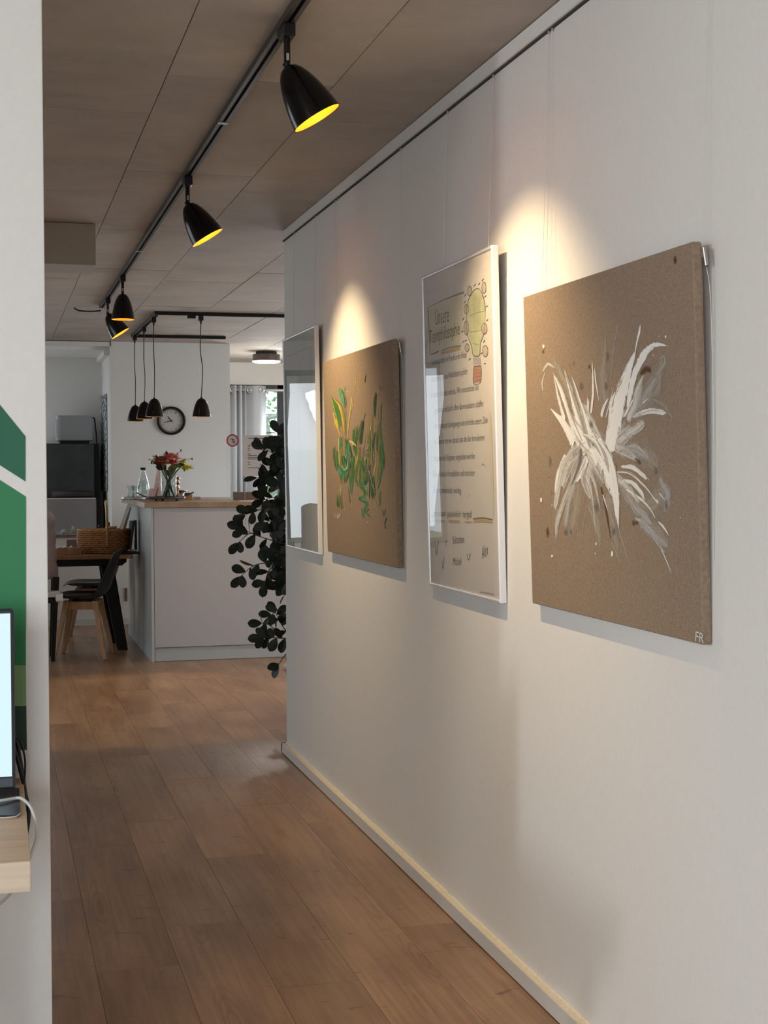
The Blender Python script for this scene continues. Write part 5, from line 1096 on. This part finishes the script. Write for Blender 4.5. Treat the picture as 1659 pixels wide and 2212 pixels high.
MB().box(0.93, 1.088, 11.36, 11.70, TT + 0.0003, TT + 0.014).build('base', 'black_plastic', ft, bevel=0.004)
pts = [PY(x, y, 11.40) for x, y in ((279.5, 1188), (290, 1188), (294, 1125), (285, 1126))]; MB().prism(pts, (0, 0.20, 0)).build('tablet', 'black_gloss', ft, bevel=0.003)
pts = [PY(x, y, 11.3995) for x, y in ((284, 1187), (290, 1187), (291.2, 1134))]; MB().prism(pts, (0, -0.001, 0)).build('edge_strip', 'silver_panel', ft)
pts = [PY(x, y, 11.395) for x, y in ((293, 1188), (296.5, 1188), (295.5, 1124), (292, 1125))]; MB().prism(pts, (0, 0.20, 0)).build('back_plate', 'black_plastic', ft, bevel=0.002)
a, b = PY(122, 1184, 11.42), PY(175, 1200, 11.42)
tbx = thing('tea_box', 'wooden tea box with white sachets on the table', 'box', (a.x, 11.42, TT))
xm = PY(144, 1190, 11.42).x
for x0, x1 in ((a.x, xm - 0.001), (xm + 0.001, b.x)): MB().box(x0, x1, 11.42, 11.50, TT + 0.0003, a.z).build('compartment', 'oak_table', tbx, bevel=0.002)
for px in (127, 139, 153): p = PY(px, 1182, 11.43); MB().box(-.012, .012, -.02, .02, -.004, .004, T3((p.x, 11.45, a.z + 0.006)) @ RY(-0.5)).build('sachet', 'teabag', tbx, bevel=0.002)
a, b = PY(141, 1163.5, 11.75), PY(171, 1193, 11.75)
ph = thing('photo_frame', 'small pale photo frame standing behind the tea box', 'picture frame', (a.x, 11.75, TT))
MB().box(a.x, b.x, 11.752, 11.765, TT + 0.0003, a.z).build('mount', 'picture_pink', ph)
for x0, x1, z0, z1 in ((a.x, a.x + .012, TT + .0003, a.z), (b.x - .012, b.x, TT + .0003, a.z), (a.x + .012, b.x - .012, a.z - .010, a.z)): MB().box(x0, x1, 11.745, 11.7515, z0, z1).build('frame_bar', 'paper', ph)

# coat over a chair at the left edge of the view
cx_ = 0.285
cc = thing('visitor_chair', 'black chair with a satin steel bar, mostly hidden by the partition', 'chair', (cx_, 10.98, 0))
for dx, dy in ((0.145, -0.10), (-0.16, -0.10), (0.145, 0.20), (-0.16, 0.20)):
    leg4((cx_ + dx * 0.80, 10.98 + dy, 0), (cx_ + dx, 10.98 + dy, 0.62), 0.024, 0.018, 'leg', 'black_metal', cc, 0.6)
MB().box(cx_ - 0.17, cx_ + 0.12, 10.85, 11.20, 0.43, 0.47).build('seat', 'black_plastic', cc, bevel=0.01)
MB().box(cx_ - 0.15, cx_ + 0.11, 11.02, 11.06, 0.62, 0.98).build('backrest', 'black_plastic', cc, bevel=0.01)
a, b = PY(117, 1280, 10.55), PY(136, 1300, 10.55)
MB().box(cx_ - 0.15, b.x - 0.02, 10.60, 10.65, (a.z + b.z) / 2 - 0.005, a.z + 0.006).build('cross_bar', 'chrome_satin', cc, bevel=0.004)
MB().box(a.x + 0.012, b.x, 10.55, 10.74, b.z, a.z - 0.006).build('steel_bar', 'chrome_satin', cc, bevel=0.006)
MB().box(a.x + 0.020, b.x - 0.008, 10.548, 10.5505, b.z + 0.010, a.z - 0.014).build('end_cap', 'paper', cc, bevel=0.003)
jk = thing('puffer_jacket', 'dusty pink quilted jacket hung over the black chair', 'jacket', (cx_, 11.02, 0.60))
prof = []
for i in range(4):
    z0 = 0.60 + 0.123 * i; w_ = 0.170 - 0.007 * i
    for t in (0, .12, .3, .5, .7, .88): prof.append((w_ - 0.012 + 0.012 * math.sin(math.pi * (t + 0.02)) ** 0.6 - 0.006 * t, z0 + 0.123 * t))
prof += [(0.11, 1.10), (0.0001, 1.115)]
MB().lathe([(0.0001, 0.602)] + prof, 28, T3((cx_, 11.02, 0)) @ Matrix.Diagonal((1, 0.62, 1, 1))).build('quilting', 'jacket_pink', jk, smooth=True)

# ================================================================== KITCHEN HATCH
sh_ = tag(MB().box(0.365, HX - 0.002, YB - 0.03, YB + 0.10, 0.8003, 0.818).build('hatch_shelf', 'cardboard', bevel=0.002), 'narrow brown shelf board closing the bottom of the kitchen hatch', 'shelf')
def cloth(px0, px1, h, mat, label, seed):
    a = PY(px0, 1150, YB + 0.03).x; b = PY(px1, 1150, YB + 0.03).x; m = MB(); n, k = 14, 6; rr = random.Random(seed)
    ph_ = [rr.uniform(0, 6) for _ in range(4)]
    for i in range(n + 1):
        for j in range(k + 1):
            u, v = i / n, j / k; e = min(1, 6 * min(u, 1 - u, v + .05, 1.05 - v)); z = 0.8195 + max(0.0, e) * h * (0.55 + 0.25 * math.sin(9 * u + ph_[0]) + 0.2 * math.sin(17 * u + 5 * v + ph_[1])); m.v.append(Vector((a + (b - a) * u, YB - 0.02 + 0.10 * v, z)))
    for i in range(n):
        for j in range(k): m.f.append((i * (k + 1) + j, (i + 1) * (k + 1) + j, (i + 1) * (k + 1) + j + 1, i * (k + 1) + j + 1))
    tag(m.build('cloth', mat, smooth=True, solid=0.002), label, 'cloth')
cloth(113, 146, 0.06, 'cloth_check', 'crumpled grey checked cloth on the hatch shelf', 1); cloth(148, 190, 0.085, 'cloth_olive', 'olive cloth folded on the hatch shelf behind the basket', 2)
fx = PY(208, 1100, 13.78).x
fr = thing('refrigerator', 'grey-doored refrigerator standing in the kitchen niche', 'refrigerator', (fx - .28, 14.0, 0))
zt = PY(150, 1076, 13.78).z
MB().box(fx - 0.60, fx + 0.045, 13.80, 14.33, 0.004, zt).build('body', 'black_plastic', fr)
MB().box(fx - 0.60, fx, 13.76, 13.80, 0.06, zt - 0.012).build('door', 'fridge_light', fr, bevel=0.006)
MB().box(fx - 0.60, fx - 0.005, 13.765, 13.80, zt - 0.010, zt + 0.002).build('top_strip', 'paper', fr)
MB().ball((fx + 0.02, 13.795, PY(215, 1136, 13.79).z), 0.009, 10, 6).build('hinge', 'steel', fr)
z2 = PY(150, 958, 13.86).z
fz = thing('freezer_box', 'dark steel box freezer stacked on the refrigerator', 'freezer', (fx - .28, 14.0, zt))
MB().box(fx - 0.60, fx + 0.040, 13.90, 14.32, zt + 0.003, z2).build('body', 'black_plastic', fz)
MB().box(fx - 0.60, fx - 0.010, 13.86, 13.90, zt + 0.005, z2 - 0.004).build('door', 'fridge_dark', fz, bevel=0.006)
a, b = PY(112, 1061, 13.80), PY(196, 1076, 13.80)
tw = thing('rolled_towel', 'dark brown rolled towel on the refrigerator ledge', 'towel', (a.x, 13.81, zt))
P = [];
for k in range(26):
    an = k * 0.55; rr = 0.006 + 0.0010 * k; P.append((0, rr * math.cos(an), 0.034 + rr * math.sin(an)))
m = MB(); q = len(P)
for X in (max(a.x, fx - 0.59), b.x):
    m.v += [Vector((X, 13.812 + p[1] * 1.25, zt + 0.003 + p[2])) for p in P]
for k in range(q - 1): m.f.append((k, k + 1, q + k + 1, q + k))
m.build('roll', 'towel', tw, smooth=True, solid=0.006)
a, b = PY(124, 897, 13.92), PY(200, 952, 13.92)
mw = thing('microwave', 'white microwave with a side handle on top of the freezer', 'microwave', (a.x, 14.0, z2))
MB().box(a.x, b.x, 13.94, 14.26, b.z, a.z).build('body', 'microwave_white', mw, bevel=0.005)
MB().box(a.x + 0.012, b.x, 13.925, 13.94, b.z + 0.004, a.z - 0.002).build('door', 'microwave_white', mw, bevel=0.004)
MB().box(a.x - 0.014, a.x - 0.002, 13.95, 13.99, b.z + 0.03, a.z - 0.04).build('handle', 'chrome_satin', mw, bevel=0.003)
MB().box(a.x + 0.025, b.x - 0.03, 13.95, 14.24, z2 + 0.0005, b.z).build('base', 'black_plastic', mw)
cp_ = [PY(x, y, 13.98) for x, y in ((200, 902), (204, 905), (206, 922), (208.5, 945), (208.5, 990), (206, 1030), (204, 1066))]
MB().tube(crom(cp_, 5), 0.006, 8).build('power_cord', 'black_plastic', mw)
pb_, pt_ = PX(231.5, 1062, HX), PX(231.5, 850, HX); pf = PX(216, 1000, HX)
m = MB(); N = 10
for i in range(N + 1):
    f = i / N; y = pt_.y + (pf.y - pt_.y) * f; xo = HX - 0.006 - 0.010 * math.sin(f * 5) ** 2 - 0.03 * f * f
    m.v += [Vector((xo - 0.01 * f, y, pb_.z + 0.01 * f)), Vector((xo, y, pt_.z))]
for i in range(N): m.f.append((2 * i, 2 * i + 2, 2 * i + 3, 2 * i + 1))
tag(m.build('wall_hanging', 'printed_cloth', smooth=True, solid=0.001), 'long black and white printed cloth hanging on the niche wall', 'wall hanging')
a, b = PY(269, 1270, YB), PY(275, 1298, YB)
tag(MB().box(a.x, b.x, YB - 0.02, YB, b.z, a.z).build('wall_box', 'cardboard', bevel=0.003), 'small brown box on the wall between table leg and counter', 'box')

# ================================================================== WINDOW DRESSING BEHIND THE COUNTER
rz_ = PY(590, 843, 15.25).z
rd = thing('curtain_rod', 'pale metal curtain rod across the window top', 'curtain rod', (3.0, 15.25, rz_))
MB().tube([(2.14, 15.25, rz_), (4.6, 15.25, rz_)], 0.014, 14).build('rod', 'chrome_satin', rd, smooth=True)
for x in (2.3, 4.4): MB().box(x - 0.01, x + 0.01, 15.25, YW, rz_ - 0.01, rz_ + 0.01).build('bracket', 'chrome_satin', rd)
cut = thing('curtain', 'grey eyelet curtain drawn to the left of the window', 'curtain', (2.5, 15.25, 0.02))
prof = [(497, .02), (501, .05), (505, -.045), (509, -.05), (512, .045), (514.5, .05), (517, -.04), (521, -.05), (523.5, .04), (526, .05), (530, -.03), (532, .03), (534, .055), (540, .02), (547, -.035), (556, -.05), (564, -.035), (571, .01), (576, .045)]
P = crom([(PY(x, 900, 15.25).x, 15.25 + d, 0) for x, d in prof], 4); m = MB()
ztop = rz_ + 0.045
for p in P: m.v += [Vector((p.x, p.y, 0.03)), Vector((p.x, p.y, ztop))]
for i in range(len(P) - 1): m.f.append((2 * i, 2 * i + 2, 2 * i + 3, 2 * i + 1))
m.build('fabric', 'curtain', cut, smooth=True, solid=0.002)
for px in (502, 538, 563.5):
    p = PY(px, 843, 15.25); MB().lathe([(0.020, -.006), (0.030, -.006), (0.030, .006), (0.020, .006)], 20, T3((p.x, 15.20 if px > 550 else 15.235, rz_)) @ RX(math.pi / 2) @ RY(0.3), closed=True).build('eyelet', 'steel', cut, smooth=True)
# outside
gl = tag(MB().box(-6, 14, 15.9, 40, -0.5, -0.3).build('garden_lawn', 'lawn'), 'green lawn outside the window', 'lawn', kind='stuff')
rt_ = random.Random(11)
def tree(x, y, h, lean, label, nleaf, spread):
    r = thing('tree', label, 'tree', (x, y, -0.3)); pts = crom([(x, y, -0.3), (x + lean * .4, y, h * .4), (x + lean, y + .2, h)], 6)
    MB().tube(pts, [0.13 - 0.09 * i / (len(pts) - 1) for i in range(len(pts))], 10).build('trunk', 'bark', r, smooth=True)
    tips = []
    for k in range(14):
        s_ = pts[rt_.randrange(3, len(pts))]; an = rt_.uniform(0, 6.28); L = rt_.uniform(.7, 1.6) * spread; e = s_ + Vector((L * math.cos(an), L * math.sin(an) * .7, rt_.uniform(-.2, .9)))
        MB().tube(crom([s_, s_.lerp(e, .5) + Vector((0, 0, .15)), e], 3), [.03] * 3 + [.012] * 4, 5).build('branch', 'bark', r); tips += [s_.lerp(e, .5), e, s_.lerp(e, .8)]
    m = MB()
    for k in range(nleaf):
        c = rt_.choice(tips) + Vector((rt_.gauss(0, .38), rt_.gauss(0, .38), rt_.gauss(0, .34))); d = Vector((rt_.gauss(0, 1), rt_.gauss(0, 1), rt_.gauss(0, 1))).normalized(); s_ = d.orthogonal().normalized(); L = rt_.uniform(.06, .11)
        m.quad(c, c + d * L * .5 + s_ * L * .3, c + d * L, c + d * L * .5 - s_ * L * .3)
    stuff(m.build('foliage', 'foliage', r))
tree(4.05, 19.6, 4.2, -1.0, 'pale-barked garden tree seen through the window', 2600, 1.0)
tree(5.4, 23.5, 5.0, 0.5, 'leafy green tree farther back in the garden', 2600, 1.5)

# ================================================================== PLANT AT THE WALL END
PXC, PYC = 1.74, 8.05
pl = thing('potted_plant', 'tall dark leafy plant growing past the end of the picture wall', 'plant', (PXC, PYC, 0))
MB().lathe([(0.0001, 0.0), (0.12, 0.0), (0.15, 0.26), (0.162, 0.26), (0.162, 0.29), (0.145, 0.29), (0.140, 0.25), (0.0001, 0.25)], 32, T3((PXC, PYC, 0))).build('pot', 'pot', pl, smooth=True)
MB().cyl(0.139, 0.25, 0.262, 28, T3((PXC, PYC, 0))).build('soil', 'soil', pl)
rp = random.Random(21)
stems = []
for k in range(4):
    t = Vector((PXC + rp.uniform(-.12, .05), PYC + rp.uniform(-.1, .1), rp.uniform(1.5, 1.85))); pts = crom([(PXC + rp.uniform(-.04, .04), PYC + rp.uniform(-.04, .04), .26), (PXC - .03 + rp.uniform(-.05, .05), PYC, .8), (PXC - .05 + rp.uniform(-.06, .06), PYC, 1.3), t], 5)
    MB().tube(pts, [0.014 - 0.008 * i / (len(pts) - 1) for i in range(len(pts))], 7).build('stem', 'plant_stem', pl, smooth=True); stems.append(pts)
# one leaf mesh, obovate with a folded midrib
def leaf_mesh():
    n = 10; v = []; f = []
    for j in range(n + 1):
        t = j / n; w_ = 0.31 * max(0.0, math.sin(math.pi * min(1, t ** 1.35))) ** 0.55; z = -0.10 * t * t
        v += [(t, -w_, z + 0.06 * w_ * 2), (t, 0, z), (t, w_, z + 0.06 * w_ * 2)]
    for j in range(n): f += [(3 * j, 3 * j + 1, 3 * j + 4, 3 * j + 3), (3 * j + 1, 3 * j + 2, 3 * j + 5, 3 * j + 4)]
    me = bpy.data.meshes.new('leaf'); me.from_pydata(v, [], f); me.materials.append(MATS['plant_leaf'])
    for p in me.polygons: p.use_smooth = True
    return me
LEAF = leaf_mesh()
toc = (CAM - Vector((PXC, PYC, 1.0))).normalized()
def put_leaf(p, d, L, face=0.75):
    d = d.normalized(); n = (toc * face + Vector((rp.gauss(0, .45), rp.gauss(0, .45), rp.gauss(0, .45) + .25))).normalized(); y = n.cross(d)
    y = y.normalized() if y.length > 1e-3 else d.orthogonal().normalized(); n = d.cross(y)
    mm = Matrix((d, y, n)).transposed().to_4x4() @ Matrix.Scale(L, 4); mm.translation = p - Vector((PXC, PYC, 0))
    o = bpy.data.objects.new('leaf', LEAF); COL.objects.link(o); o.parent = pl; o.matrix_basis = mm
def twig(pts_px, depth, nleaf, L=0.080):
    pts = [PY(x, y, depth) for x, y in pts_px]; c = crom(pts, 6)
    MB().tube(c, [0.0042 - 0.0026 * i / (len(c) - 1) for i in range(len(c))], 6).build('twig', 'plant_stem', pl, smooth=True)
    for k in range(nleaf):
        t = 0.25 + 0.75 * k / max(nleaf - 1, 1); i = min(int(t * (len(c) - 1)), len(c) - 2); p = c[i]; d = (c[i + 1] - c[i]).normalized()
        sd = d.cross(toc).normalized() * (1 if k % 2 else -1); dr = d * rp.uniform(.2, .7) + sd * rp.uniform(.5, 1.0) + Vector((0, 0, -.35 * rp.random()))
        put_leaf(p, dr, L * rp.uniform(.75, 1.1))
    put_leaf(c[-1], (c[-1] - c[-3]).normalized() + Vector((0, 0, -.2)), L)
for pts, dep, n in [([(625, 1070), (590, 1092), (552, 1104), (530, 1112)], 7.9, 7), ([(630, 1180), (590, 1168), (550, 1155), (520, 1140)], 7.95, 8), ([(560, 1158), (540, 1152), (515, 1172)], 7.93, 3), ([(622, 1216), (575, 1216), (545, 1224), (520, 1245)], 7.9, 7), ([(600, 1216), (580, 1235), (572, 1260)], 7.88, 4), ([(625, 1285), (605, 1282), (590, 1272)], 7.9, 2), ([(628, 1318), (600, 1318), (585, 1330)], 7.9, 4), ([(630, 1380), (598, 1378), (566, 1376)], 7.85, 7), ([(604, 1378), (585, 1352), (566, 1346)], 7.86, 4), ([(625, 1370), (610, 1352), (596, 1325)], 7.95, 4), ([(630, 1400), (612, 1420), (602, 1436)], 7.85, 2), ([(628, 1000), (600, 985), (572, 968)], 7.9, 6), ([(622, 960), (605, 945), (600, 935)], 8.0, 5), ([(625, 1040), (595, 1035), (556, 1032)], 7.95, 7), ([(600, 1034), (584, 1008), (566, 972)], 7.95, 2), ([(628, 1100), (600, 1075), (570, 1080)], 7.98, 6), ([(628, 1130), (602, 1120), (575, 1128)], 7.92, 7), ([(630, 1240), (612, 1228), (600, 1200)], 7.95, 6)]:
    twig(pts, dep, n)
for k in range(95):           # dense crown beside the wall
    y = rp.uniform(945, 1262); x = 622 - abs(rp.gauss(0, 17 if y < 1240 else 8)); dep = rp.uniform(7.8, 8.25); p = PY(x, y, dep)
    put_leaf(p, Vector((rp.uniform(-1, .3), rp.uniform(-.5, .5), rp.uniform(-1, .4))), rp.uniform(.07, .10))

# ================================================================== DESK CORNER
DZ = 0.74
dk = thing('desk', 'light oak desk with a thick top in front of the green logo wall', 'desk', (-0.7, 2.8, 0))
MB().box(-1.55, 0.0525, 2.50, 3.125, DZ - 0.053, DZ - 0.0008).build('edge_band', 'desk_edge', dk, bevel=0.002)
MB().box(-1.55, 0.0515, 2.503, 3.123, DZ - 0.001, DZ).build('desktop', 'desk_wood', dk)
MB().box(-1.55, 0.046, 3.126, YL - 0.002, DZ - 0.04, DZ + 0.004).build('back_strip', 'oak_table', dk, bevel=0.001)
for x in (-1.45, -0.12):
    for y in (2.60, 3.05): MB().box(x - 0.03, x + 0.03, y - 0.03, y + 0.03, 0, DZ - 0.053).build('leg', 'black_metal', dk)
my = 3.02
a, b = PY(32, 1316, my), PY(32, 1705, my)
mo = thing('monitor', 'monitor with a bright blank screen on the oak desk', 'monitor', (-0.3, my, DZ))
mx1 = PY(32, 1500, my).x; mx0 = mx1 - 0.62; mz1, mz0 = a.z, b.z
MB().box(mx0, mx1, my, my + 0.03, mz0, mz1).build('housing', 'bezel', mo, bevel=0.006, seg=3)
sx1, sz1, sz0 = PY(24, 1500, my).x, PY(24, 1325, my).z, PY(24, 1677, my).z
MB().box(mx0 + 0.012, sx1, my - 0.001, my + 0.0005, sz0, sz1).build('display', 'screen', mo)
MB().box(mx0 + 0.010, mx1 - 0.006, my - 0.0008, my + 0.0006, mz0 + 0.006, sz0 - 0.004).build('chin', 'chin', mo)
MB().box(mx0 + 0.28, mx0 + 0.34, my + 0.03, my + 0.05, DZ + 0.01, mz0 + 0.15).build('stand', 'bezel', mo); MB().box(mx0 + 0.20, mx0 + 0.42, my - 0.05, my + 0.08, DZ + 0.0050, DZ + 0.014).build('foot', 'bezel', mo)
pts = [PZ(x, y, DZ + 0.0005) for x, y in ((-260, 1765), (40, 1765), (43.5, 1760), (42, 1708), (40, 1706), (-250, 1706))]
dpd = thing('desk_pad', 'dark grey desk pad with a chipped white edge', 'desk pad', (-0.3, 2.9, DZ))
MB().prism(pts, (0, 0, 0.004)).build('pad', 'bezel', dpd)
e = [PZ(x, y, DZ + 0.004) for x, y in ((-60, 1766), (0, 1766.5), (20, 1765.5), (36, 1763), (43.5, 1757))]
MB().tube(crom(e, 4), 0.0012, 6).build('worn_edge', 'paper', dpd)
wc = [PZ(-60, 1733, DZ + 0.012), PZ(0, 1730, DZ + 0.011), PZ(36, 1724, DZ + 0.010), PZ(50, 1727, DZ + 0.012), PY(66, 1743, 2.86), PY(77, 1772, 2.82), PY(80, 1800, 2.78), PY(75, 1825, 2.74), PY(66, 1848, 2.70), PY(56, 1875, 2.75), PY(34, 1915, 2.86), PY(8, 1945, 2.95), PY(-30, 1975, 3.0)]
tag(MB().tube(crom(wc, 6), 0.0032, 10).build('charging_cable', 'cable_white', smooth=True), 'white charging cable looping over the right desk edge', 'cable')
for k, (c_, lb) in enumerate([([(20, 1570), (31, 1592), (38, 1612), (47, 1660), (54, 1708), (60, 1740), (62, 1765), (59, 1790), (52, 1830)], 'thick black cable hanging behind the desk edge'), ([(25, 1610), (33, 1625), (44, 1665), (52, 1700), (54, 1730), (52, 1760)], 'black cable nearest the monitor, hanging behind the desk'), ([(31, 1600), (40, 1596), (48, 1612), (54, 1640), (54, 1668), (52, 1690)], 'thin looped black cable beside the dark green stripe')]):
    tag(MB().tube(crom([PY(x, y, 3.145 - 0.012 * k) for x, y in c_], 5), 0.0042 if k != 2 else 0.0022, 8).build('black_cable', 'black_plastic', smooth=True), lb, 'cable', 'black cables behind the desk')
